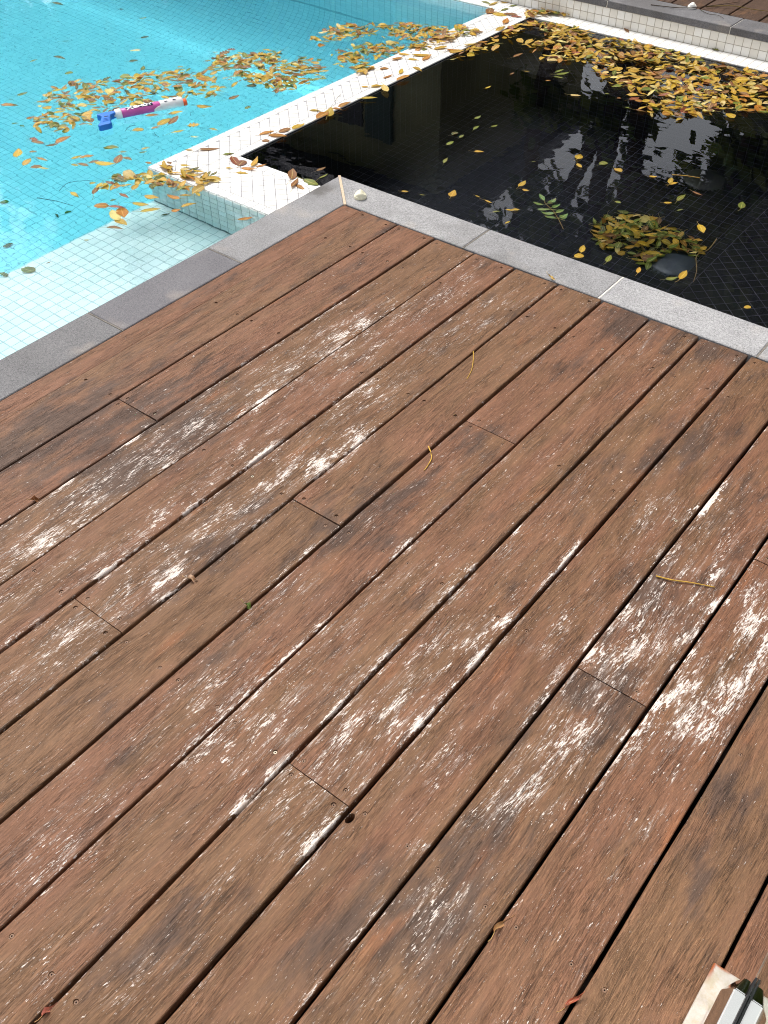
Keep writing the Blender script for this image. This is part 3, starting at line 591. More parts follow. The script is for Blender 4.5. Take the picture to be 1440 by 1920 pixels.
DRIFT={
 'P1':('W',290,[(-1.761, 0.116), (-1.829, 0.252), (-1.806, 0.349), (-1.682, 0.485), (-1.619, 0.615), (-1.55, 0.71), (-1.391, 0.593), (-1.312, 0.503), (-1.37, 0.42), (-1.419, 0.346), (-1.411, 0.209), (-1.34, 0.094), (-1.35, 0.007), (-1.458, -0.064), (-1.556, -0.088), (-1.629, -0.064), (-1.61, 0.054)]),
 'P3':('W',70,[(-0.969, -0.278), (-0.951, -0.182), (-0.89, -0.095), (-0.914, -0.022), (-0.838, 0.003), (-0.759, -0.032), (-0.659, -0.047), (-0.619, -0.085), (-0.673, -0.112), (-0.812, -0.139), (-0.91, -0.254)]),
 'P3b':('L',30,[(-0.913, -0.02), (-0.821, 0.028), (-0.652, 0.041), (-0.597, -0.021), (-0.735, -0.052)]),
 'P4':('W',320,[(-1.479, 0.823), (-1.558, 0.917), (-1.451, 1.088), (-1.31, 1.153), (-1.126, 1.166), (-0.988, 1.025), (-1.021, 0.904), (-1.061, 0.812), (-1.176, 0.8), (-1.316, 0.81), (-1.366, 0.895)]),
 'P5':('W',190,[(-1.336, 1.408), (-1.405, 1.548), (-1.275, 1.699), (-1.191, 1.805), (-1.047, 1.876), (-0.919, 1.877), (-0.953, 1.705), (-1.158, 1.594), (-1.231, 1.442), (-1.254, 1.314)]),
 'P5b':('W',100,[(-1.161, 1.359), (-1.088, 1.507), (-0.982, 1.617), (-0.921, 1.456), (-0.962, 1.311), (-0.999, 1.222), (-1.071, 1.252)]),
 'P5c':('L',66,[(-0.952, 1.703), (-0.899, 1.939), (-0.763, 1.946), (-0.814, 1.773), (-0.847, 1.563), (-0.913, 1.548)]),
 'P5d':('L',20,[(-0.955, 1.169), (-0.948, 1.275), (-0.887, 1.255), (-0.867, 1.155)]),
 'P6':('W',60,[(-1.569, 0.696), (-1.432, 0.794), (-1.321, 0.766), (-1.322, 0.686), (-1.249, 0.743), (-1.214, 0.579), (-1.312, 0.503)]),
 'S1':('S',540,[(-0.384, 2.082), (-0.343, 2.265), (-0.129, 2.346), (0.135, 2.366), (0.513, 2.323), (0.606, 2.093), (0.375, 1.853), (0.197, 1.714), (0.064, 1.725), (-0.068, 1.822), (-0.179, 1.971)]),
 'S2':('S',70,[(-0.502, 1.916), (-0.519, 2.014), (-0.432, 2.017), (-0.296, 2.031), (-0.185, 1.984), (-0.273, 1.846), (-0.397, 1.863)]),
 'S3':('S',150,[(0.237, 1.635), (0.318, 1.719), (0.311, 1.833), (0.424, 1.906), (0.63, 2.036), (0.697, 1.871), (0.502, 1.734), (0.401, 1.599), (0.298, 1.54)]),
 'S4':('S',105,[(-0.698, 2.229), (-0.634, 2.403), (-0.487, 2.362), (-0.366, 2.306), (-0.399, 2.108), (-0.482, 2.1), (-0.612, 2.164)]),
 'S4b':('L',45,[(-0.715, 2.254), (-0.771, 2.369), (-0.613, 2.47), (-0.553, 2.411), (-0.642, 2.363)]),
 'S5':('S',36,[(-0.753, 1.56), (-0.741, 1.713), (-0.693, 1.842), (-0.719, 2.212), (-0.654, 2.062), (-0.628, 1.746), (-0.676, 1.62)]),
 'F':('F',190,[(0.348, 1.115), (0.397, 1.245), (0.516, 1.292), (0.657, 1.244), (0.75, 1.239), (0.799, 1.194), (0.789, 1.112), (0.694, 1.079), (0.686, 1.017), (0.725, 0.974), (0.648, 0.953), (0.531, 0.958), (0.453, 0.971)]),
}
FLAKES=[(0.582,-0.217,0.062,1),(0.473,-0.56,0.088,0.9),(0.458,-0.652,0.057,0.6),(0.447,-0.692,0.057,0.5),(0.569,-0.352,0.06,0.6),(0.71,-0.31,0.089,0.85),(0.707,-0.442,0.072,0.6),(0.704,-0.67,0.068,0.6),(0.469,-0.81,0.069,0.5),(0.486,-0.768,0.042,0.4),(0.447,-0.412,0.046,0.35),(0.581,-0.603,0.071,0.4),(0.453,-1.268,0.057,1),(0.448,-1.396,0.074,0.7),(0.466,-1.56,0.072,0.8),(0.604,-1.349,0.045,1.1),(0.607,-1.216,0.037,0.7),(0.603,-1.066,0.044,0.9),(0.63,-1.518,0.046,0.7),(0.604,-1.431,0.047,0.6),(0.753,-1.484,0.05,1),(0.727,-1.355,0.069,0.7),(0.561,-1.709,0.045,0.7),(0.723,-1.725,0.048,1.1),(0.732,-1.781,0.048,1),(0.723,-1.256,0.058,0.7),(0.571,-1.593,0.057,0.5),(0.379,-1.556,0.049,0.5),(0.468,-1.456,0.048,0.5),(0.455,-1.094,0.078,0.6),(0.452,-0.965,0.067,0.4),(0.762,-1.002,0.061,0.9),(0.731,-1.096,0.061,0.7),(0.74,-1.157,0.048,0.6),(0.973,-1.071,0.058,0.45),(0.992,-0.981,0.047,0.35),(1.171,-1.108,0.027,0.9),(1.212,-1.119,0.024,0.9),(1.118,-1.35,0.041,0.6),(1.342,-1.207,0.046,1.1),(1.282,-1.271,0.046,0.9),(0.969,-1.355,0.064,0.6),(1.356,-1.155,0.047,0.8),(1.328,-1.275,0.051,0.7),(1.111,-1.261,0.053,0.4),(0.954,-1.274,0.055,0.4),(1.451,-0.717,0.033,0.9),(1.443,-0.65,0.03,0.6),(1.459,-0.851,0.051,0.55),(1.444,-1.103,0.058,0.7),(1.437,-1.149,0.031,1),(1.501,-1.17,0.036,1),(1.551,-1.002,0.075,0.7),(1.602,-1.068,0.052,1.1),(1.631,-0.791,0.046,0.9),(1.696,-0.812,0.039,1.1),(1.767,-0.866,0.077,1.1),(1.645,-0.945,0.065,0.6),(1.542,-1.091,0.052,0.7),(1.589,-1.29,0.058,1.1),(1.583,-1.387,0.047,0.9),(1.567,-1.438,0.042,0.8),(1.583,-1.167,0.04,0.9),(1.763,-1.062,0.062,1.3),(1.691,-1.097,0.036,1.1),(1.75,-1.123,0.04,0.9),(1.779,-0.983,0.042,1),(1.683,-1.264,0.014,1.4),(1.715,-1.178,0.03,0.8),(1.761,-1.31,0.024,0.9),(1.728,-1.367,0.021,0.9),(1.763,-1.369,0.033,0.7),(1.715,-1.445,0.009,1.3),(1.768,-1.204,0.039,0.6),(1.613,-1.351,0.057,0.7),(1.678,-1.165,0.03,0.9),(1.314,-1.421,0.039,1.1),(1.265,-1.496,0.027,1),(1.28,-1.573,0.038,0.8),(1.286,-1.607,0.023,0.8),(1.168,-1.599,0.043,0.85),(1.439,-1.448,0.043,0.9),(1.454,-1.488,0.026,1),(1.455,-1.415,0.024,0.9),(1.334,-1.74,0.036,0.7),(1.291,-1.667,0.042,0.8),(1.596,-1.655,0.031,0.7),(1.564,-1.638,0.027,0.5),(1.567,-1.724,0.017,0.7),(1.326,-1.781,0.036,0.6),(1.501,-1.609,0.018,0.5),(1.452,-1.37,0.048,0.7),(1.333,-1.491,0.048,0.5),(1.037,-1.905,0.031,0.9),(1.058,-1.985,0.047,0.55),(1.004,-2.022,0.038,0.6),(1.041,-1.863,0.038,0.5),(1.007,-1.618,0.04,0.7),(1.098,-1.634,0.059,0.5),(1.285,-2.009,0.022,0.8),(1.298,-2.046,0.035,0.6),(1.308,-1.891,0.044,0.55),(1.329,-1.955,0.044,0.4),(1.312,-1.803,0.036,0.5),(1.205,-2.137,0.036,0.4),(0.969,-1.894,0.049,0.3)]
DARKS=[(1.012,-0.039,0.092,0.9),(1.151,-0.03,0.106,0.7),(1.318,0.004,0.091,0.9),(1.432,-0.38,0.08,0.8),(1.381,-0.47,0.078,0.6),(1.281,-0.643,0.074,0.6),(0.338,-1.054,0.108,0.7),(0.234,-1.267,0.161,0.8),(0.193,-1.375,0.133,0.7),(0.01,-0.646,0.095,0.4),(0.284,-0.357,0.096,0.4),(0.965,-1.024,0.105,0.7),(1.019,-0.728,0.075,0.7),(0.917,-1.146,0.069,0.5),(1.17,-1.215,0.042,0.7),(1.467,-1.702,0.044,0.7),(1.593,-1.719,0.061,0.8),(1.572,-1.577,0.063,0.8),(1.483,-1.332,0.058,0.7),(1.56,-1.184,0.06,0.8),(1.631,-1.215,0.059,0.6),(1.313,-1.908,0.071,0.6),(1.272,-2.048,0.053,0.5),(1.469,-1.865,0.052,0.6),(1.504,-1.798,0.052,0.6),(0.469,-1.159,0.102,0.8),(0.433,-1.352,0.075,0.6),(0.765,-1.422,0.089,0.6),(0.768,-1.221,0.07,0.5),(1.535,-0.929,0.099,0.6),(1.543,-0.483,0.076,0.5),(1.871,-1.2,0.079,0.5),(1.887,-1.437,0.073,0.4),(0.23,-0.034,0.052,0.5),(0.842,-0.207,0.075,0.3),(1.025,-0.375,0.084,0.4),(1.854,-1.309,0.076,0.4)]

def vnoise(x, y, z=0): return mnoise.noise(Vector((x, y, z)))
def flake_at(x, y, ix):
    """how much of the white coat is left at a point of the deck"""
    f = BG.get(ix, 0.3)
    f *= 0.75+0.7*vnoise(x*7, y*2.2, 3.3)
    m = 0
    for cx, cy_, r, s in FLAKES:
        dx, dy = (x-cx)/(r*0.55), (y-cy_)/(r*1.9); q = dx*dx+dy*dy
        if q < 5: m = max(m, s*math.exp(-q*0.9))
    return max(0, f+m)
def dark_at(x, y):
    m = 0
    for cx, cy_, r, s in DARKS:
        dx, dy = (x-cx)/(r*.75), (y-cy_)/(r*1.4); q = dx*dx+dy*dy
        if q < 5: m += s*math.exp(-q*0.8)
    if -.16 < y < 0: m += .55*max(0, 1-(-y)/.10)*(0.4+0.9*vnoise(x*16, y*9, 8.1))
    return min(1.2, max(0, m))
# centre line and width of each gap between boards
GAPX = {0: -.002, 1: .070, 2: .2185, 3: .364, 4: .509, 5: .6525, 6: .7995, 7: .942, 8: 1.088, 9: 1.235, 10: 1.374, 11: 1.519, 12: 1.668, 13: 1.8135, 14: 1.959}
GAPW = {0: .002, 1: .0032, 2: .0062, 3: .0075, 4: .0048, 5: .0095, 6: .0072, 7: .0092, 8: .0066, 9: .0082, 10: .0105, 11: .0085, 12: .0080, 13: .0080, 14: .0072}
for k in range(15, 24): GAPX[k] = 1.959+(k-14)*.145; GAPW[k] = .008
GAPW = {k: q*.80 for k, q in GAPW.items()}
BUTT = {3: -1.138, 6: -1.621, 7: -1.141, 8: -.680, 10: -1.632, 12: -1.153, 13: -.687}
JOIST = [-.028, -.208, -.683, -1.142, -1.628, -2.100, -2.57]
#            tone: redness 0..1, dull: dark 0..1
TONE = {1:(.75,.05),2:(.45,.30),3:(.85,.0),4:(.25,.35),5:(.6,.05),6:(.3,.15),7:(.35,-.05),8:(.75,.05),9:(.45,.0),10:(.5,.05),11:(.45,.0),12:(.6,.30),13:(.75,-.05),14:(.35,.15),15:(.8,.40)}
TONE2 = {3:(.7,.05),6:(.25,.05),7:(.05,.15),8:(.7,.25),10:(.3,.05),12:(.35,.40),13:(.65,.05)}   # beyond a butt joint, towards the viewer
BG = {1:.10,2:.12,3:.30,4:.56,5:.54,6:.60,7:.40,8:.44,9:.50,10:.54,11:.50,12:.54,13:.48,14:.12,15:.0}
EDGE = {  # (board, side): strength of the whitened arris between two distances along the board
 (12,-1):(.95,-.25,-1.15),(9,1):(.9,-1.05,-1.75),(8,1):(.75,-.9,-1.7),(7,1):(.6,-.9,-1.6),(10,1):(1.0,-.85,-1.75),(10,-1):(.4,-.9,-2.2),(11,-1):(.5,-.9,-2.2),(11,1):(.6,-.6,-2.2),
 (5,1):(.9,-.9,-1.9),(4,1):(.85,-.5,-1.6),(3,1):(.5,-.3,-1.2),(4,-1):(.7,-.2,-1.6),(6,-1):(.6,-.6,-1.9),(5,-1):(.6,-.1,-1.2),(13,-1):(.75,-.4,-1.4),(12,1):(.8,-.3,-1.4),(2,1):(.25,-.2,-1.2),
 (9,-1):(.45,-.8,-2.1),(6,1):(.5,-.6,-1.8),(7,-1):(.35,-.5,-1.8),(3,-1):(.2,-.2,-1.4),(8,-1):(.3,-.4,-1.9),(2,-1):(.4,-.9,-1.4)}
deck = tag(empty('timber_deck'), kind='structure')
HOLES = []
def plank(ix, y0, y1, col, detail=True, parent=None):
    """board ix from y0 (near) to y1 (far); mesh carries how worn each spot is"""
    xl, xr = GAPX[ix-1]+GAPW[ix-1]/2, GAPX[ix]+GAPW[ix]/2-GAPW[ix]
    hw = (xr-xl)/2; xc = (xl+xr)/2; yc = (y0+y1)/2; hl = (y1-y0)/2
    rnd = random.Random(ix*31+int(y0*100))
    e = [0.0, .0013, .0040, .010, .018, .032]
    cols = [q for q in e if q < hw*0.95]; us = [-hw+q for q in cols]+[0.0]+[hw-q for q in reversed(cols)]
    n = max(2, int((y1-y0)/.016)); nc = len(us); V = []; F = []
    wz = rnd.uniform(-.0012, .0012); cup = rnd.uniform(-.0010, .0014); tw = rnd.uniform(-.0012, .0012)
    for j in range(n+1):
        y = -hl+2*hl*j/n
        je = [vnoise((y+yc)*9, ix*3.1+s*1.7, 0)*.0011+vnoise((y+yc)*34, ix*5.3+s, 4)*.00045 for s in (0, 1)]
        endr = .0014 if j in (0, n) else 0
        for q, u in enumerate(us):
            s = (u/hw); x = u
            if q <= 2: x += je[0]*(1-q/3)
            if q >= nc-3: x += je[1]*(1-(nc-1-q)/3)
            d = min(q, nc-1-q); z = wz+cup*(s*s)+tw*s-(.0026, .0007, .0001)[d] if d < 3 else wz+cup*(s*s)+tw*s
            V.append((x, y, z-endr))
    top = len(V)
    for j in range(n):
        for q in range(nc-1):
            a = j*nc+q; F.append((a, a+1, a+nc+1, a+nc))
    for j in range(n+1): V += [(-hw+.0006, -hl+2*hl*j/n, -.022), (hw-.0006, -hl+2*hl*j/n, -.022)]
    for j in range(n):
        a, b_ = top+2*j, top+2*j+2
        F += [(j*nc, (j+1)*nc, b_, a), (j*nc+nc-1, a+1, b_+1, (j+1)*nc+nc-1), (a, b_, b_+1, a+1)]
    F.append(tuple(range(nc))[::-1]+(top, top+1)); F.append(tuple(n*nc+q for q in range(nc))+(top+2*n+1, top+2*n))
    o = mesh_obj('plank', V, F, M_WOOD, parent or deck); o.location = (xc, yc, 0)
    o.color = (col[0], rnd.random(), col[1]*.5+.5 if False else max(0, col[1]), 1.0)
    # screws at the joists
    sc = []
    if detail:
        for jy in JOIST:
            if not (y0-.03 < jy < y1+.03): continue
            yy = jy
            if ix in BUTT and abs(BUTT[ix]-jy) < .03: yy = BUTT[ix]+(.016 if yc > BUTT[ix] else -.016)
            for fr in (.17, .80):
                x = xl-.003+(xr-xl+.006)*(fr+rnd.uniform(-.03, .03))
                if ix == 1: 
                    if fr > .5: continue
                    x = (xl+xr)/2
                yj = yy+rnd.uniform(-.004, .004)
                if y0+.006 < yj < y1-.006: sc.append((x-xc, yj-yc))
        cut = []
        for x, y in sc:
            v, f = lathe_vf([(.0040, -.0060), (.0040, -.0020), (.0050, .004)], 12); cut.append(([(a+x, b_+y, z) for a, b_, z in v], f))
        if ix == 11 and y0 < -1.647 < y1:   # the knot hole on the arris
            v, f = lathe_vf([(.0072, -.030), (.0085, .004)], 14); cut.append(([(a*.78+1.384-xc+.001, b_*1.25-1.647-yc, z) for a, b_, z in v], f))
        if cut:
            cv, cf = merge(cut); cm = bpy.data.meshes.new('cut'); cm.from_pydata(cv, [], cf); cm.update(); cm.materials.append(M_WOOD)
            co = bpy.data.objects.new('cut', cm); COL.objects.link(co); co.location = o.location
            md = o.modifiers.new('b', 'BOOLEAN'); md.object = co; md.operation = 'DIFFERENCE'; md.solver = 'EXACT'
            bpy.context.view_layer.update()
            dg = bpy.context.evaluated_depsgraph_get(); nm = bpy.data.meshes.new_from_object(o.evaluated_get(dg))
            o.modifiers.clear(); old = o.data; o.data = nm; nm.name = 'plank'
            bpy.data.meshes.remove(old); bpy.data.objects.remove(co); bpy.data.meshes.remove(cm)
        for x, y in sc:
            s_ = bpy.data.objects.new('screw', SCREW2 if rnd.random() < .06 else SCREW); COL.objects.link(s_); s_.parent = o
            s_.location = (x, y, -.0013); s_.rotation_euler = (0, 0, rnd.uniform(0, 3))
    me = o.data; fa = []; da = []
    for vtx in me.vertices:
        x, y = vtx.co.x+xc, vtx.co.y+yc
        f = flake_at(x, y, ix)
        for side in (-1, 1):
            E_ = EDGE.get((ix, side))
            de = (hw+vtx.co.x) if side < 0 else (hw-vtx.co.x)
            if de < .018:
                st = .30
                if E_ and E_[2] < y < E_[1]: st = E_[0]*2.6
                f += st*max(0, 1-de/.0135)*max(0, .45+1.3*vnoise(y*6, ix*2+side, 1.1)+.5*vnoise(y*23, ix*2+side, 5.1))
        if vtx.co.z < -.0026: f *= .25
        if vtx.co.z < -.004: f = 0
        fa.append(f); da.append(dark_at(x, y))
    me.attributes.new('flake', 'FLOAT', 'POINT').data.foreach_set('value', fa)
    me.attributes.new('dark', 'FLOAT', 'POINT').data.foreach_set('value', da)
    return o
def screw_mesh(mat):
    prof = [(.0038, -.002), (.0038, -.0004), (.0031, 0), (.0013, 0), (.0011, -.0012)]
    v, f = lathe_vf(prof, 10); me = bpy.data.meshes.new('screw'); me.from_pydata(v, [], f); me.update(); me.materials.append(mat); me.materials.append(M_HOLE)
    for p in me.polygons:
        if p.index >= 30 and p.index != 40: p.material_index = 1
    return me
SCREW, SCREW2 = screw_mesh(M_SCREW), screw_mesh(M_SCREW_B)
NEAR = -2.9
for ix in range(1, 22):
    tn = TONE.get(ix, (.5, .2)); far = -.004
    if ix in BUTT:
        plank(ix, BUTT[ix]+.0011, far, tn); plank(ix, NEAR, BUTT[ix]-.0011, TONE2[ix])
    else: plank(ix, NEAR, far, tn, detail=ix < 17)
for jy in JOIST: box('joist', .0, 3.0, jy-.022, jy+.022, -.14, -.0235, M_DARK, deck)
# far deck beyond the spa; tree shade is put into the board colour
fdeck = tag(empty('timber_deck'), kind='structure')
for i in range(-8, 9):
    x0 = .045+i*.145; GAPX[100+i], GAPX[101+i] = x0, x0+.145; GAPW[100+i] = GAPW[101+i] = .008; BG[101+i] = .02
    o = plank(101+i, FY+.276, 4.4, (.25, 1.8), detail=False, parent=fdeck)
box('joist', -1.2, 1.45, FY+.28, 4.4, -.2, -.03, M_DARK, fdeck)

# ------------------------------------------------------------------ toy water blaster afloat
M_MAG = simple('magenta_plastic', srgb(196, 84, 158), 0.35, 0.5, vary=0.08, scale=25)
M_BLU = simple('blue_plastic', srgb(34, 112, 200), 0.4, 0.5, vary=0.08, scale=25)
M_WHT = simple('white_plastic', srgb(236, 232, 230), 0.4, 0.5, vary=0.06, scale=30)
M_ORG = simple('orange_plastic', srgb(238, 96, 42), 0.45, 0.5, vary=0.06, scale=30)
M_NVY = simple('navy_print', srgb(28, 30, 66), 0.5, 0.4)
M_INK = simple('white_print', srgb(244, 240, 240), 0.5, 0.4, vary=0.02)
gun = empty('water_blaster', (-1.3785, .203, ZW+.004), math.atan2(.265, .111))
tag(gun, 'toy water blaster with magenta barrel, blue grip and orange tip floating on the pool', 'toy')
def lathe_x(name, prof, mat, par, n=24, smooth=True, hole=False):
    v, f = lathe_vf(prof, n); v = [(z, x, y) for x, y, z in v]      # axis becomes +X
    if hole: f = f[:-1]
    return mesh_obj(name, v, f, mat, par, smooth)
GZ = 0.006
barrel = lathe_x('barrel', [(.001,.012),(.0195,.012),(.0205,.016),(.0205,.172),(.0198,.176),(.001,.176)], M_MAG, gun)
collar = lathe_x('collar', [(.001,-.012),(.019,-.012),(.0222,-.009),(.0222,.008),(.0205,.0118),(.001,.0118)], M_WHT, gun)
rod = lathe_x('plunger_rod', [(.001,-.034),(.0085,-.034),(.0085,-.0122),(.001,-.0122)], M_WHT, gun, 14)
nose = lathe_x('nose', [(.001,.1765),(.0212,.1765),(.0218,.180),(.0216,.215),(.0225,.222),(.0225,.262),(.0205,.272),(.0196,.2742),(.001,.2742)], M_WHT, gun)
lathe_x('nozzle_tip', [(.001,.2745),(.0165,.2745),(.0172,.277),(.0172,.288),(.0150,.292),(.0085,.292),(.0075,.284),(.001,.284)], M_ORG, gun)
for o in (barrel, collar, rod, nose): o.location.z = GZ
gun.children[-1].location.z = GZ
# two white tongues of the nose shell that run back along the barrel
def arc_patch(name, r, x0, x1, a0, a1, mat, par, taper=0.0, nx=10, na=8):
    v = []; f = []
    for i in range(nx+1):
        t = i/nx; x = x0+(x1-x0)*t; sh = taper*(1-t)**2
        for j in range(na+1):
            a = (a0+sh)+(a1-a0-2*sh)*j/na; v.append((x, r*math.cos(a), r*math.sin(a)))
    for i in range(nx):
        for j in range(na): p = i*(na+1)+j; f.append((p, p+1, p+na+2, p+na+1))
    o = mesh_obj(name, v, f, mat, par, True); m = o.modifiers.new('s', 'SOLIDIFY'); m.thickness = .0012; m.offset = 1
    return o
arc_patch('shell_tongue', .0206, .146, .1766, rad(150), rad(250), M_WHT, nose, .55)
arc_patch('shell_tongue', .0206, .150, .1766, rad(-30), rad(70), M_WHT, nose, .55)
for x in (.196, .232): arc_patch('vent_slot', .0226 if x > .22 else .0219, x, x+.013, rad(112), rad(122), M_NVY, nose, .0, 4, 2)
band = arc_patch('name_band', .0207, .032, .146, rad(84), rad(128), M_NVY, barrel, .25)
def letter(ch):       # strokes on a 1 x 1.2 cell
    S = {'X': [((0,0),(1,1.2)),((0,1.2),(1,0))], 'S': [((1,1.2),(0,1.2)),((0,1.2),(0,.6)),((0,.6),(1,.6)),((1,.6),(1,0)),((1,0),(0,0))],
         'H': [((0,0),(0,1.2)),((1,0),(1,1.2)),((0,.6),(1,.6))], 'O': [((0,0),(0,1.2)),((0,1.2),(1,1.2)),((1,1.2),(1,0)),((1,0),(0,0))],
         'T': [((0,1.2),(1,1.2)),((.5,1.2),(.5,0))]}
    return S[ch]
def wrap_text(txt, x0, par):
    x = x0; V = []; F = []
    for i, ch in enumerate(txt):
        big = i == 0; wd, ht = (.022, .0155) if big else (.0145, .0098); lw = .0046 if big else .0036
        for (ax, ay), (bx, by) in letter(ch):
            a = Vector((x+ax*wd, ay/1.2*ht)); b_ = Vector((x+bx*wd, by/1.2*ht)); d = (b_-a).normalized(); n = Vector((-d.y, d.x))*lw/2; a, b_ = a-d*lw/2, b_+d*lw/2
            st = len(V)
            for k in range(5):
                p = a+(b_-a)*k/4
                for sgn in (1, -1):
                    q = p+n*sgn; ang = rad(106)+(ht/2-q.y)/.0207 if False else rad(106)-(q.y-ht/2)/-.0207*-1
                    r = .0222; V.append((q.x, r*math.cos(ang), r*math.sin(ang)))
            for k in range(4): F.append((st+2*k, st+2*k+1, st+2*k+3, st+2*k+2))
        x += wd+(.0065 if big else .0058)
    return mesh_obj('lettering', V, F, M_INK, par)
wrap_text('XSHOT', .038, barrel)
# pistol grip lying on its side, pointing back towards the deck
gp = [(-.034,.017),(.006,.015),(.004,-.004),(-.010,-.012),(-.016,-.018),(-.014,-.040),(-.012,-.072),(-.004,-.090),(-.012,-.098),(-.050,-.100),(-.058,-.090),(-.052,-.060),(-.050,-.020),(-.058,-.004),(-.070,.004),(-.066,.014)]
gp = [((x-.012)*1.06+.42*min(0, y), y*1.06) for x, y in gp]
n = len(gp); v = [(x, y, -.012) for x, y in gp]+[(x, y, .012) for x, y in gp]
grip = mesh_obj('grip', v, [tuple(range(n))[::-1], tuple(range(n, 2*n))]+[(i, (i+1) % n, n+(i+1) % n, n+i) for i in range(n)], M_BLU, gun)
bm = bmesh.new(); bm.from_mesh(grip.data); bmesh.ops.recalc_face_normals(bm, faces=bm.faces[:])
bmesh.ops.bevel(bm, geom=[e for e in bm.edges], offset=.0045, segments=3, affect='EDGES', profile=.6); bm.to_mesh(grip.data); bm.free()
grip.location.z = GZ+.002
for k in range(3): box('grip_rib', -.074-.005*k, -.050-.005*k, -.050-.012*k, -.046-.012*k, .0118, .0138, M_BLU, grip, .0006)
box('grip_plate', -.066, -.048, -.032, -.028, .0118, .0134, M_NVY, grip, .0005)

# ------------------------------------------------------------------ cream screw-caps on the coping
M_CREAM = simple('cream_plastic', srgb(226, 220, 192), 0.5, 0.4, vary=0.08, scale=60, bump=0.0004)
def cap(loc, label, rz, mat):
    t = empty('screw_cap', loc, rz); tag(t, label, 'cap', 'caps on the coping')
    v, f = lathe_vf([(.020, 0), (.0205, .002), (.0205, .008), (.0185, .0095)], 24); mesh_obj('flange', v, f, mat, t, False)
    # body with two thumb hollows either side of a grip bar
    V = []; F = []; N = 28; R = 7
    for i in range(R+1):
        r = .0185*i/R
        for k in range(N):
            a = 2*math.pi*k/N; x, y = r*math.cos(a), r*math.sin(a)
            z = .0245-.0075*(r/.0185)**4
            for sx in (-1, 1):
                dx, dy = (x-sx*.0125)/.0085, (y)/.0115; z -= .0105*math.exp(-(dx*dx+dy*dy)*1.1)
            V.append((x, y, z))
    for i in range(R):
        for k in range(N): j = (k+1) % N; F.append((i*N+k, i*N+j, (i+1)*N+j, (i+1)*N+k))
    b0 = len(V)
    for k in range(N): a = 2*math.pi*k/N; V.append((.0188*math.cos(a), .0188*math.sin(a), .0094))
    for k in range(N): j = (k+1) % N; F.append((R*N+k, R*N+j, b0+j, b0+k))
    mesh_obj('grip_body', V, F, mat, t, True)
cap((.0105, .066, .0004), 'cream plastic screw cap with thumb hollows on the near coping corner', rad(38), M_CREAM)
cap((.012, FY+.262, .0004), 'white plastic cap on the far coping beside the dark deck', rad(20), simple('white_cap_plastic', srgb(240, 236, 226), 0.5, 0.4, vary=0.05, scale=60))

# ------------------------------------------------------------------ glass-fence clamp at the viewer's feet
def rust_mat():
    t = NT('rusted_white_plate'); co = t.n('ShaderNodeTexCoord').outputs['Object']
    n = t.noise(co, 55, 5, 0.65); n2 = t.noise(co, 140, 3, 0.6)
    sep = t.n('ShaderNodeSeparateXYZ'); t.l(co, sep.inputs[0])
    cor = t.math('MAXIMUM', t.mapr(sep.outputs[0], -.0165, -.0235), t.mapr(sep.outputs[1], .070, .0775))
    nearc = t.math('MULTIPLY', t.mapr(sep.outputs[1], .035, .070), t.mapr(sep.outputs[0], .012, -.012))
    rm = t.math('MULTIPLY', t.mapr(t.math('ADD', n, t.math('MULTIPLY', cor, 0.25)), 0.48, 0.66), t.math('MULTIPLY', nearc, cor))
    c = t.mix(t.mapr(n, 0.35, 0.7), srgb(172, 164, 156), srgb(158, 148, 128))
    c = t.mix(t.math('MULTIPLY', t.mapr(n2, 0.58, 0.75), 0.35), c, srgb(164, 136, 88))
    c = t.mix(rm, c, srgb(138, 70, 26))
    t.principled(c, 0.5, 0.4, 0.0, t.bump(n, 0.0008)); return t.m
def chrome(name, col, r):
    t = NT(name); co = t.n('ShaderNodeTexCoord').outputs['Object']; n = t.noise(t.mapping(co, (40, 40, 400)), 1, 3, 0.6)
    t.principled(col, t.mapr(n, 0.3, 0.7, r*.7, r*1.5, False), 0.5, 1.0); return t.m
M_CHROME = chrome('polished_steel', srgb(222, 216, 212), 0.06)
M_PLATE = rust_mat()
clamp = empty('fence_clamp', (1.9705, -1.575, 0)); tag(clamp, 'polished steel glass clamp on a rust-edged white base plate at the deck edge', 'clamp')
pl = box('base_plate', -.0245, .085, -.10, .0775, .002, .0085, M_PLATE, clamp, .0025, 3)
def jaw(x0, x1, flip):
    prof = [(x0, .009), (x1, .009), (x1, .098), (x0+(x1-x0)*.45, .098), (x0, .070)] if not flip else [(x0, .009), (x1, .009), (x1, .070), (x0+(x1-x0)*.55, .098), (x0, .098)]
    V = [];  n = len(prof)
    for y, k in ((-.095, .0), (-.055, 1), (.018, 1), (.048, .55)):
        for x, z in prof:
            xm = x1 if not flip else x0
            V.append((xm+(x-xm)*(k if k else .55), y, .009+(z-.009)*(1 if k == 1 else .80)))
    F = [tuple(range(n))[::-1], tuple(3*n+i for i in range(n))]
    for s in range(3): F += [(s*n+i, s*n+(i+1) % n, (s+1)*n+(i+1) % n, (s+1)*n+i) for i in range(n)]
    o = mesh_obj('jaw', V, F, M_CHROME, clamp); bm = bmesh.new(); bm.from_mesh(o.data); bmesh.ops.recalc_face_normals(bm, faces=bm.faces[:])
    bmesh.ops.bevel(bm, geom=bm.edges[:], offset=.0012, segments=2, affect='EDGES'); bm.to_mesh(o.data); bm.free(); return o
jaw(-.004, .024, False); jaw(.042, .070, True)
box('gasket', .0244, .0275, -.09, .045, .012, .104, M_BLACK, clamp); box('gasket', .0385, .0416, -.09, .045, .012, .104, M_BLACK, clamp)
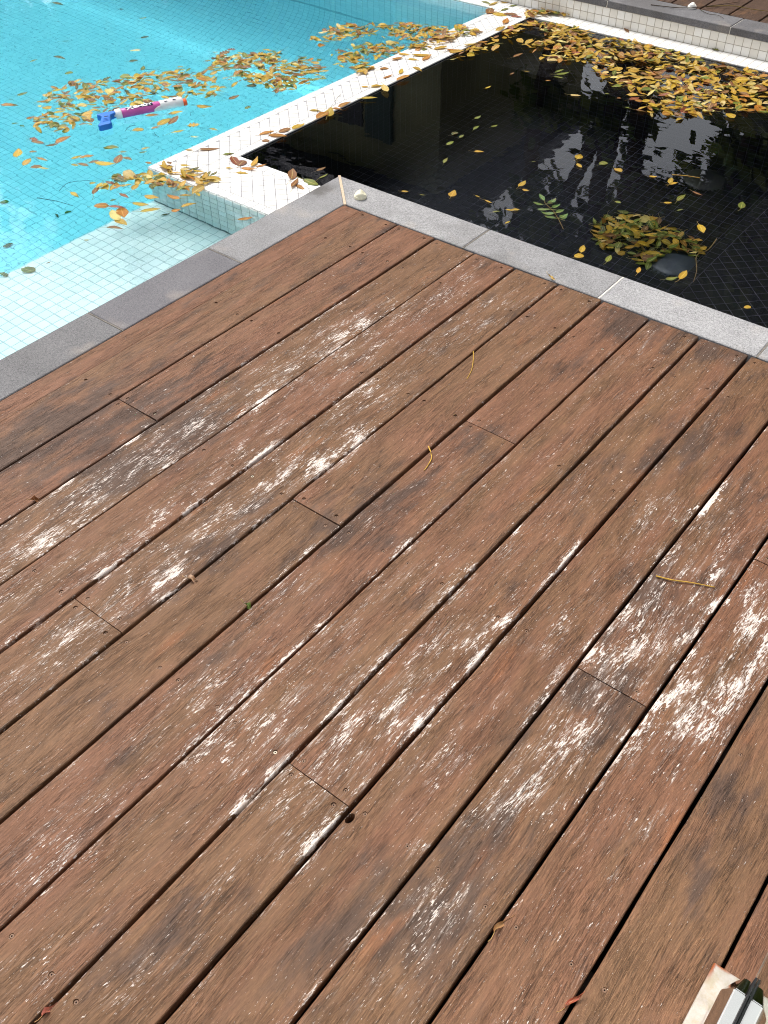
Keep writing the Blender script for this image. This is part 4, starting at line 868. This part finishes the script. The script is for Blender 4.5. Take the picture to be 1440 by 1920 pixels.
t = NT('fence_glass'); gl = t.n('ShaderNodeBsdfGlass'); gl.inputs['Color'].default_value = C4(.93, .98, .96); gl.inputs['IOR'].default_value = 1.5; gl.inputs['Roughness'].default_value = 0
t.l(gl.outputs[0], t.out.inputs['Surface'])
gpn = box('glass_panel', 1.9985, 2.0085, -2.55, -1.36, .05, 1.15, t.m, None, .001); tag(gpn, 'clear glass fence panel standing in the steel clamp', 'glass panel')

# ------------------------------------------------------------------ leaves
COLS = {'Y': (srgb(188, 152, 44), 'yellow'), 'O': (srgb(172, 114, 38), 'orange'), 'B': (srgb(128, 86, 46), 'brown'), 'G': (srgb(104, 118, 38), 'green'),
        'P': (srgb(214, 192, 118), 'pale'), 'R': (srgb(142, 70, 48), 'reddish'), 'D': (srgb(66, 78, 40), 'dark green')}
def leaf_vf(L, W, shape, curl, fold, twist, seed, stem=True):
    """outline grid along the midrib with a V fold, a lengthwise curl and a stalk"""
    r = random.Random(seed); n = 8; V = []; F = []; UV = []
    for i in range(n+1):
        t = i/n
        if shape == 'oval': wd = math.sin(math.pi*t**.85)**.85
        elif shape == 'lance': wd = math.sin(math.pi*t**.75)**1.1
        elif shape == 'round': wd = math.sin(math.pi*t)**.55
        else: wd = (0, .35, .95, .45, 1.0, .42, .80, .30, 0)[i]
        wd = max(wd, .02)*W/2*(1+r.uniform(-.10, .10))
        x = (t-.5)*L; z = curl*((2*t-1)**2)*L*.5+math.sin(t*5+seed)*L*.02; a = twist*(t-.5)
        for j, s in enumerate((-1, -.5, 0, .5, 1)):
            y = s*wd; zz = abs(s)*wd*fold*(1+.3*math.sin(t*9+seed+s*2)); fwd = (abs(s)*W*.10 if shape != 'star' else 0)
            yy, z2 = y*math.cos(a)-zz*math.sin(a), y*math.sin(a)+zz*math.cos(a)
            V.append((x+fwd, yy, z+z2)); UV.append((s, t, 0))
    for i in range(n):
        for j in range(4): p = i*5+j; F.append((p, p+1, p+6, p+5))
    if stem:
        b_ = Vector(V[2]); d = Vector((-1, r.uniform(-.5, .5), r.uniform(-.1, .25))); Ls = L*r.uniform(.25, .55)
        v, f = tube_vf([b_+Vector((.002, 0, 0)), b_+d*Ls*.5, b_+d*Ls+Vector((0, Ls*.15, 0))], [.0007, .0005, .0006], 3)
        o = len(V); V += [tuple(q) for q in v]; F += [tuple(k+o for k in q) for q in f]; UV += [(0, 0, 0)]*len(v)
    return V, F, UV
VAR = []
for i in range(22):
    r = random.Random(100+i); sh = ('oval', 'oval', 'lance', 'oval', 'round', 'lance', 'oval', 'star', 'oval', 'lance', 'oval')[i % 11]
    W = {'oval': r.uniform(.36, .50), 'lance': r.uniform(.24, .32), 'round': r.uniform(.62, .80), 'star': .72}[sh]
    V, F, UV = leaf_vf(1.0*.05, W*.05, sh, r.uniform(-.22, .28), r.uniform(-.1, .5), r.uniform(-.9, .9), i, True)
    VAR.append((sh, V, F, UV))
def finish_leaf(me, UV, cols=None):
    a = me.attributes.new('luv', 'FLOAT_VECTOR', 'POINT'); a.data.foreach_set('vector', [q for u in UV for q in u])
    cc = cols or [(1, 1, 1, 1)]*len(UV)
    a = me.attributes.new('lcol', 'FLOAT_COLOR', 'POINT'); a.data.foreach_set('color', [q for u in cc for q in u])
    me.materials.append(M_LEAF); me.polygons.foreach_set('use_smooth', [True]*len(me.polygons))
LEAFM = []
for sh, V, F, UV in VAR:
    me = bpy.data.meshes.new('leaf'); me.from_pydata(V, [], F); me.update(); finish_leaf(me, UV); LEAFM.append(me)
BYSH = {s: [i for i, q in enumerate(VAR) if q[0] == s] for s in ('oval', 'lance', 'round', 'star')}
SHN = {'oval': 'oval', 'lance': 'slender', 'round': 'rounded', 'star': 'lobed'}
PLACE = {'W': ('floating on the turquoise pool', 'leaves floating on the pool'), 'L': ('lying on the white tiled ledge', 'leaves on the tiled ledge'), 'S': ('floating on the dark spa', 'leaves floating on the spa'),
         'B': ('sunk on the turquoise pool floor', 'leaves sunk in the pool'), 'K': ('sunk on the pale pool bench', 'leaves sunk in the pool'), 'F': ('in the sunken heap beside the spa drain', 'leaves heaped on the spa floor')}
ZP = {'W': ZW, 'L': ZL+.002, 'S': ZW+.002, 'B': ZF+.006, 'K': ZB+.006, 'F': ZSF}
ALL = []      # (place, x, y, z, angle, length, colour key, variant, tilt, drift?)
rl = random.Random(11)
for ent in ISO.split('|'):
    p, x, y, a, L, ck = ent.split(); x, y, a, L = map(float, (x, y, a, L))
    sh = rl.choices(['oval', 'lance', 'round', 'star'], [5, 2.5, 1.2, .3])[0]
    if ck == 'R' and L < .06: sh = 'star'
    if L > .055: sh = rl.choice(['oval', 'lance'])
    if p == 'S': L *= .8; ck = {'O': 'Y', 'P': 'G'}.get(ck, ck) if y < 1.4 else ck
    L = min(max(L*1.0, .018), .085)
    ALL.append((p, x, y, ZP[p]+rl.uniform(.0005, .003), rad(a), L, ck, rl.choice(BYSH[sh]), (rl.gauss(0, .05), rl.gauss(0, .05)), False))
def inside(poly, x, y):
    c = False; j = len(poly)-1
    for i in range(len(poly)):
        if (poly[i][1] > y) != (poly[j][1] > y) and x < (poly[j][0]-poly[i][0])*(y-poly[i][1])/(poly[j][1]-poly[i][1])+poly[i][0]: c = not c
        j = i
    return c
for dn, (p, cnt, poly) in DRIFT.items():
    xs_ = [q[0] for q in poly]; ys_ = [q[1] for q in poly]; got = []; tries = 0
    heap = dn == 'F'; cx, cy2 = sum(xs_)/len(xs_), sum(ys_)/len(ys_)
    wts = {'S': (52, 12, 10, 6, 18, 3, 0), 'F': (40, 2, 14, 40, 6, 0, 2)}.get(p, (50, 14, 14, 14, 6, 1, 3))
    while len(got) < cnt and tries < 20000:
        tries += 1; x, y = rl.uniform(min(xs_), max(xs_)), rl.uniform(min(ys_), max(ys_))
        if not inside(poly, x, y): continue
        mind = .011 if heap else .014
        if tries < 12000 and any((x-g_[0])**2+(y-g_[1])**2 < mind*mind for g_ in got): continue
        if p in 'WS' and tries < 12000 and vnoise(x*9, y*9, 2.2+ord(dn[0])) < -.30: continue
        if p in 'WS': x += rl.gauss(0, .022); y += rl.gauss(0, .022)
        if p == 'W' and (x > PX-.012 and y > PY-.012): continue
        if p == 'S' and (x < SX+.012 or y > FY-.01): continue
        got.append((x, y)); ck = rl.choices('YOBGPRD', wts)[0]
        sh = rl.choices(['oval', 'lance', 'round', 'star'], [6, 2, 1.5, .5])[0]; L = rl.uniform(.034, .058)
        z = ZP[p]+rl.uniform(.001, .010); tl = (rl.gauss(0, .16), rl.gauss(0, .16))
        if p == 'L': z = ZP[p]+rl.uniform(.001, .012)
        if heap:
            q = 1-min(1, math.hypot((x-cx)/(max(xs_)-min(xs_)), (y-cy2)/(max(ys_)-min(ys_)))*1.9); z = ZSF+.008+rl.uniform(.2, 1)*.07*max(0, q)
            tl = (rl.gauss(0, .35), rl.gauss(0, .35)); L = rl.uniform(.036, .062)
        ALL.append((p, x, y, z, rl.uniform(0, 6.28), L, ck, rl.choice(BYSH[sh]), tl, True))
def matrix(e): return Matrix.Translation((e[1], e[2], e[3])) @ Matrix.Rotation(e[4], 4, 'Z') @ Matrix.Rotation(e[8][0], 4, 'X') @ Matrix.Rotation(e[8][1], 4, 'Y') @ Matrix.Diagonal((e[5]/.05, e[5]/.05, e[5]/.05*(1 if e[0] == 'F' else (.55 if e[9] else .40)), 1))
def shade(ck, r):
    c = COLS[ck][0]; k = r.uniform(.78, 1.12); return (min(1, c[0]*k*r.uniform(.92, 1.06)), min(1, c[1]*k*r.uniform(.92, 1.06)), min(1, c[2]*k*r.uniform(.8, 1.2)), 1)
singles = [e for e in ALL if not e[9]]
rest = sorted([e for e in ALL if e[9]], key=lambda e: -(e[5]/(Vector(e[1:4])-CAM).length)*(1.2 if e[0] == 'L' else 1))
keep = max(0, 300-len(singles)); singles += rest[:keep]; rest = rest[keep:]
TOY = Vector((-1.32, .28)); CORN = Vector((-.85, -.02))
def near(e):
    p, x, y = e[0], e[1], e[2]; q = Vector((x, y))
    if p == 'W':
        if (q-TOY).length < .16: return 'floating beside the toy'
        if e[9] and y < .05: return 'in the drift floating off the ledge corner'
        if e[9]: return 'in the long drift floating on the pool'
        if x < -2.1: return 'adrift on open turquoise water'
        if y < 0.05: return 'floating over the pool bench edge'
        return 'floating between toy and ledge'
    if p == 'L':
        if e[9] and y < .3: return 'heaped on the near ledge corner'
        if y > 2.2: return 'on the far end of the ledge'
        if y < .24 and x > -.5: return 'where the ledge meets the coping'
        if x > SX-.06: return 'on the spa rim of the ledge'
        return 'on the white ledge'
    if p == 'S':
        if e[9]: return 'in the thick drift floating on the dark spa'
        if y < .75: return 'on the spa by the coping'
        if x < 0: return 'floating on the left of the spa'
        return 'floating mid spa'
    return PLACE[p][0]
ORD = ['nearest', 'second nearest', 'third nearest', 'fourth nearest', 'fifth nearest', 'sixth nearest', 'seventh nearest', 'eighth nearest', 'ninth nearest', 'tenth nearest', 'eleventh nearest', 'twelfth nearest', 'thirteenth nearest', 'fourteenth nearest']
ANCH = {'W': (Vector((PX, PY)), 'the ledge corner'), 'L': (Vector((-.15, .15)), 'the coping corner'), 'S': (Vector((-.15, .15)), 'the coping corner'), 'B': (Vector((PX, PY)), 'the ledge corner'), 'K': (Vector((PX, PY)), 'the ledge corner')}
def base_label(e):
    sz = 'small ' if e[5] < .030 else ('large ' if e[5] > .064 else '')
    return sz+'%s %s leaf %s' % (COLS[e[6]][1], SHN[VAR[e[7]][0]], near(e))
LAB = {}
for e in singles: LAB.setdefault(base_label(e), []).append(e)
FINAL = {}
for lb, es in LAB.items():
    if len(es) == 1 or es[0][9] or len(es) > len(ORD) or es[0][0] == 'F':
        for e in es: FINAL[id(e)] = lb
    else:
        A, nm = ANCH[es[0][0]]
        for k, e in enumerate(sorted(es, key=lambda e: (Vector((e[1], e[2]))-A).length)): FINAL[id(e)] = lb+', '+ORD[k]+' '+nm
for e in singles:
    o = bpy.data.objects.new('leaf', LEAFM[e[7]]); COL.objects.link(o); o.matrix_world = matrix(e); o.color = shade(e[6], rl)
    lab = FINAL[id(e)]
    tag(o, lab, 'leaf', PLACE[e[0]][1]+': '+COLS[e[6]][1]+' '+SHN[VAR[e[7]][0]])
NAMES = {'W': ('floating_leaves', 'long drift of yellow and brown leaves floating on the turquoise pool'), 'L': ('ledge_leaves', 'yellow leaves washed up along the white tiled ledge'),
         'S': ('floating_leaves', 'thick mat of yellow leaves floating on the far side of the dark spa'), 'F': ('sunken_leaves', 'olive heap of sunken leaves on the spa floor by the drain')}
for p, (nm, lab) in NAMES.items():
    V = []; F = []; UV = []; CC = []
    for e in rest:
        if e[0] != p: continue
        _, v, f, uv = VAR[e[7]]; m = matrix(e); o = len(V); V += [m @ Vector(q) for q in v]; F += [tuple(k+o for k in q) for q in f]; UV += uv; CC += [shade(e[6], rl)]*len(v)
    if V:
        o = mesh_obj(nm, V, F); finish_leaf(o.data, UV, CC); tag(o, lab, 'leaves', kind='stuff')

# ------------------------------------------------------------------ sprig, twigs and litter
sprig = empty('leaf_sprig', (.470, .555, ZW+.004), rad(-38)); tag(sprig, 'green leafy sprig floating on the spa near the coping', 'sprig')
v, f = tube_vf([(-.10, .0, 0), (-.03, .006, .002), (.04, 0, .003), (.10, -.008, .001)], [.0008, .001, .0012, .0012], 5); mesh_obj('stalk', v, f, M_TWIG, sprig)
for k, (x, s) in enumerate([(-.10, 0), (-.075, 1), (-.07, -1), (-.035, 1), (-.03, -1), (.0, 1), (.005, -1), (.035, 1), (.04, -1)]):
    o = bpy.data.objects.new('leaflet', LEAFM[BYSH['oval'][k % 5]]); COL.objects.link(o); o.parent = sprig
    o.rotation_euler = (rl.uniform(-.2, .2), rl.uniform(-.1, .1), math.pi+s*rad(-58)); d = Vector((math.cos(math.pi+s*rad(-58)), math.sin(math.pi+s*rad(-58)), 0))
    o.location = Vector((x, 0, .004))+d*.026; o.scale = (.95,)*3; o.color = srgb(70+6*(k % 3), 112, 52)
def twig(name, pts, r, mat, lab, cat='twig', group=None):
    pts = [Vector(p) for p in pts]; P2 = []
    for k in range(len(pts)-1):
        for s in range(4): 
            t = s/4; p0, p1, p2, p3 = pts[max(k-1, 0)], pts[k], pts[k+1], pts[min(k+2, len(pts)-1)]
            P2.append(0.5*((2*p1)+(p2-p0)*t+(2*p0-5*p1+4*p2-p3)*t*t+(3*p1-p0-3*p2+p3)*t**3))
    P2.append(pts[-1]); c = P2[0].copy(); v, f = tube_vf([p-c for p in P2], [r*(1-.5*i/len(P2)) for i in range(len(P2))], 6)
    o = mesh_obj(name, v, f, mat, None, True); o.location = c; return tag(o, lab, cat, group)
twig('leaf_stalk', [(.933,-.815,.002),(.962,-.842,.0035),(.972,-.870,.003),(.975,-.889,.002)], .0016, M_TWIG_Y, 'curved yellow leaf stalk lying across a board gap mid deck', 'stalk')
twig('leaf_stalk', [(.798,-.433,.002),(.818,-.462,.003),(.842,-.505,.003),(.854,-.544,.002)], .0012, M_TWIG_Y, 'thin brownish leaf stalk on the boards nearer the coping', 'stalk')
twig('leaf_stalk', [(1.535,-.859,.002),(1.566,-.850,.0035),(1.60,-.832,.003),(1.641,-.814,.002)], .0017, M_TWIG_Y, 'straight yellow leaf stalk lying on the right-hand boards', 'stalk')
twig('twig', [(.645,1.096,ZW+.003),(.69,1.118,ZW+.004),(.738,1.135,ZW+.003)], .0015, M_TWIG_Y, 'pale yellow stalk floating on the middle of the spa', 'stalk')
twig('twig', [(.976,.745,ZW+.003),(.985,.66,ZW+.004),(.972,.60,ZW+.004),(1.01,.52,ZW+.003),(1.034,.445,ZW+.003)], .0015, M_TWIG, 'bent brown twig floating on the spa by the leaf heap')
twig('twig', [(-1.046,-.455,ZW+.002),(-.97,-.43,ZW+.003),(-.897,-.416,ZW+.002)], .0011, M_TWIG_D, 'long thin dark twig floating over the pool bench edge')
twig('twig', [(-1.03,-.37,ZW+.002),(-1.05,-.31,ZW+.004),(-1.0,-.24,ZW+.002)], .0010, M_TWIG_D, 'arched dark twig floating left of the ledge corner drift')
twig('twig', [(-.803,.93,ZL+.004),(-.77,.86,ZL+.008),(-.737,.779,ZL+.003)], .0010, M_TWIG_D, 'hair-thin dark twig on the white ledge by the spa rim')
twig('twig', [(.06,2.60,.004),(.16,2.66,.012),(.25,2.67,.012),(.36,2.71,.008)], .0026, M_TWIG, 'dry forked twig lying across the far dark deck')
twig('twig', [(-.16,2.47,.003),(-.03,2.50,.006),(.05,2.56,.010),(.16,2.76,.006)], .0022, M_TWIG_D, 'long dark twig lying over the far coping')
twig('twig', [(.06,2.54,.004),(.12,2.50,.006),(.16,2.51,.006),(.20,2.49,.004)], .0014, M_TWIG_D, 'short curled tendril on the far coping')
for i in range(10):
    x, y = rl.uniform(-1.75, -1.0), rl.uniform(.05, .75); a = rl.uniform(0, 6.28); L = rl.uniform(.04, .10); c_, s_ = math.cos(a), math.sin(a)
    twig('twig', [(x,y,ZW+.002),(x+c_*L*.5-s_*.008,y+s_*L*.5+c_*.008,ZW+.006),(x+c_*L,y+s_*L,ZW+.002)], .0008, M_TWIG_D, 'fine dark stalk floating among the leaf drift round the toy', 'twig', 'fine stalks among the floating leaves')
def crumple(name, loc, L, W, col, rz, lab, tl=(.5, .3), seed=3, n=3):
    o = None
    V, F, UV = leaf_vf(L, W, 'lance', .35, 1.1, 3.0, seed); me = bpy.data.meshes.new(name); me.from_pydata(V, [], F); me.update(); finish_leaf(me, UV)
    o = bpy.data.objects.new(name, me); COL.objects.link(o); o.location = loc; o.rotation_euler = (*tl, rz); o.color = col; return tag(o, lab, 'leaf')
crumple('dry_leaf', (1.672, -1.640, .000), .052, .008, srgb(178, 134, 92), rad(82), 'shrivelled tan leaf wedged in a board gap', seed=3)
crumple('dry_leaf', (1.8115, -1.664, .001), .040, .006, srgb(166, 84, 60), rad(70), 'twisted red-brown leaf curl standing in the right-hand board gap', (.4, -.3), seed=5)
crumple('dry_leaf', (1.237, -2.134, .000), .028, .009, srgb(200, 120, 104), rad(95), 'pinkish shred of leaf in the gap at lower left', seed=8)
crumple('dry_leaf', (.360, -1.492, .000), .022, .012, srgb(120, 74, 40), rad(60), 'tiny brown leaf scrap in a gap at the left edge', seed=9)
crumple('dry_leaf', (.803, -1.443, .002), .022, .014, srgb(206, 170, 140), rad(40), 'pale curled leaf scrap in a gap left of centre', seed=12)
crumple('dry_leaf', (.942, -1.423, .000), .020, .012, srgb(92, 116, 52), rad(10), 'small green leaf scrap in a gap left of centre', seed=14)
crumple('dry_leaf', (.770, .008, .004), .030, .008, srgb(206, 172, 96), rad(-8), 'straw-coloured leaf sliver where the boards meet the coping', (.1, .1), seed=15)

# ------------------------------------------------------------------ spa drains
M_DRAIN = simple('grey_blue_plastic', srgb(32, 40, 49), 0.5, 0.4, vary=0.15, scale=50)
M_DRAIN2 = simple('black_drain_plastic', srgb(12, 13, 19), 0.5, 0.4, vary=0.15, scale=50)
def drain(loc, lab, md):
    t = empty('drain_cover', loc); tag(t, lab, 'drain cover', 'drain covers on the spa floor')
    v, f = lathe_vf([(.092, .001), (.092, .006), (.084, .012), (.05, .020), (.001, .022)], 32); mesh_obj('dome', v, f, md, t, True)
    for k in range(32):
        a = 2*math.pi*k/32; o = box('rib', .082, .099, -.004, .004, .001, .007, md, t); o.rotation_euler.z = a
    return t
drain((.748, 1.04, ZSF+.001), 'round domed grey drain cover half under the sunken leaf heap', M_DRAIN).scale.z = .6
drain((.560, 1.70, ZSF+.001), 'round domed drain cover in the dark middle of the spa floor', M_DRAIN2).scale.z = .3

# ------------------------------------------------------------------ trees mirrored in the spa
M_BARK = simple('grey_bark', srgb(92, 78, 64), 0.9, 0.1, vary=0.3, scale=14, bump=0.01)
def foliage_mat():
    t = NT('green_foliage'); a = t.attr('tv').outputs['Fac']
    c = t.mix(a, srgb(74, 94, 44), srgb(128, 136, 62)); b_ = t.principled(c, 0.6, 0.3)
    return t.m
M_FOL = foliage_mat()
def tree(loc, h, r, seed, lab, zlow):
    rr = random.Random(seed); t = empty('tree', loc); tag(t, lab, 'tree', 'trees beyond the far deck')
    parts = [tube_vf([(0,0,-.1),(.08,.05,h*.3),(-.05,.1,h*.6),(.05,0,h*.9)], [.13,.11,.08,.03], 8)]; tips = []
    for k in range(16):
        z0 = max(zlow, .3)+(h*.75-max(zlow, .3))*rr.random(); a = rr.uniform(0, 6.28); L = r*rr.uniform(.6, 1.05); e_ = Vector((math.cos(a)*L, math.sin(a)*L, z0+L*rr.uniform(.0, .6)))
        parts.append(tube_vf([(0,0,z0), (e_.x*.5, e_.y*.5, (z0+e_.z)/2+.1), e_], [.05,.03,.012], 5)); tips.append(e_)
    clumps = []
    if zlow > 2:                                  # several leaning stems with sparse low foliage
        for k in range(5):
            x0 = rr.uniform(-1.0, 1.0); x1 = x0+rr.uniform(-.8, .8); pts_ = [Vector((x0+(x1-x0)*q+rr.uniform(-.06, .06), rr.uniform(-.4, .4)*q, zlow*1.2*q)) for q in (0, .25, .5, .75, 1)]
            parts.append(tube_vf(pts_, [.11, .10, .09, .08, .06], 7)); clumps += [p_+Vector((rr.uniform(-.25, .25), 0, 0)) for p_ in pts_[1:] if rr.random() < .5]
    V, F = merge(parts); mesh_obj('trunk', V, F, M_BARK, t)
    V = []; F = []; TV = []
    cl = [e_+Vector((rr.gauss(0,.25), rr.gauss(0,.25), rr.gauss(0,.25))) for e_ in tips for _ in range(4)]+[Vector((rr.gauss(0,.4), rr.gauss(0,.4), h*rr.uniform(.65,1.05))) for _ in range(6)]
    for ci, c_ in enumerate(cl+clumps):
        cr = rr.uniform(.40, .70)*r/1.7 if ci < len(cl) else .34
        for k in range(230 if ci < len(cl) else 120):
            p = c_+Vector((rr.gauss(0,1), rr.gauss(0,1), rr.gauss(0,.8)))*cr*.55; s = rr.uniform(.07, .15)
            d = Vector((rr.gauss(0,1), rr.gauss(0,1), rr.gauss(0,1))).normalized(); e_ = d.orthogonal().normalized(); g_ = d.cross(e_)
            o = len(V); V += [p-e_*s, p+g_*s*.4, p+e_*s, p-g_*s*.4]; F.append((o,o+1,o+2,o+3)); TV += [rr.random()]*4
    o = mesh_obj('crown', V, F, M_FOL, t); o.data.attributes.new('tv', 'FLOAT', 'POINT').data.foreach_set('value', TV)
for k, (x, y, h, r, zlow, lab) in enumerate([
    (-11.6, 6.6, 5.2, 1.8, .3, 'leafy tree furthest left beyond the pool'), (-8.8, 6.2, 5.0, 1.8, .3, 'leafy tree beyond the left half of the pool'),
    (-2.6, 7.4, 7.0, 1.9, 4.1, 'open-stemmed tree with a high crown mirrored pale in the middle of the spa'), (.75, 6.5, 6.0, 1.7, .3, 'leafy tree mirrored in the right part of the spa'),
    (-.85, 6.7, 4.8, .85, .3, 'slender bushy tree mirrored right of the pale sky patch in the spa'),
    (2.7, 6.3, 6.0, 1.9, .3, 'leafy tree right of the spa behind the far deck'), (4.3, 6.8, 6.0, 2.0, .3, 'leafy tree beyond the right end of the far deck')]):
    tree((x, y, -.05), h, r, k+1, lab, zlow)
# unseen house, added so the left of the spa mirrors lighter shapes
house = empty('reflection_house', (-6.1, 7.4, -.09)); tag(house, 'unseen olive house added to lighten the reflection in the left of the spa', 'building')
M_WALL = simple('olive_render', srgb(156, 152, 124), 0.9, 0.2, vary=0.25, scale=1.2, bump=0.01); M_PANE = simple('dark_pane', srgb(30, 34, 40), 0.15, 0.5)
M_SHUT = simple('teal_shutter', srgb(84, 100, 98), 0.6, 0.3); M_ROOF = simple('slate_roof', srgb(92, 92, 104), 0.8, 0.2, vary=0.2, scale=6)
box('wall', -2.0, 2.0, -1.0, 2.2, 0, 3.5, M_WALL, house)
for x in (-1.25, .55):
    wn = box('window', x-.42, x+.42, -1.03, -.98, 1.5, 3.0, M_WALL, house)
    for dx in (-.21, .21): box('pane', x+dx-.185, x+dx+.185, -1.045, -1.02, 1.55, 2.95, M_PANE, wn)
    for s in (-1, 1): box('shutter', x+s*.63-.19, x+s*.63+.19, -1.06, -1.01, 1.48, 3.02, M_SHUT, house)
V = [(-2.3,-1.4,3.45),(2.3,-1.4,3.45),(2.3,2.6,3.45),(-2.3,2.6,3.45),(-1.2,.6,4.9),(1.2,.6,4.9)]
mesh_obj('roof', V, [(0,3,2,1),(0,1,5,4),(1,2,5),(2,3,4,5),(3,0,4)], M_ROOF, house)
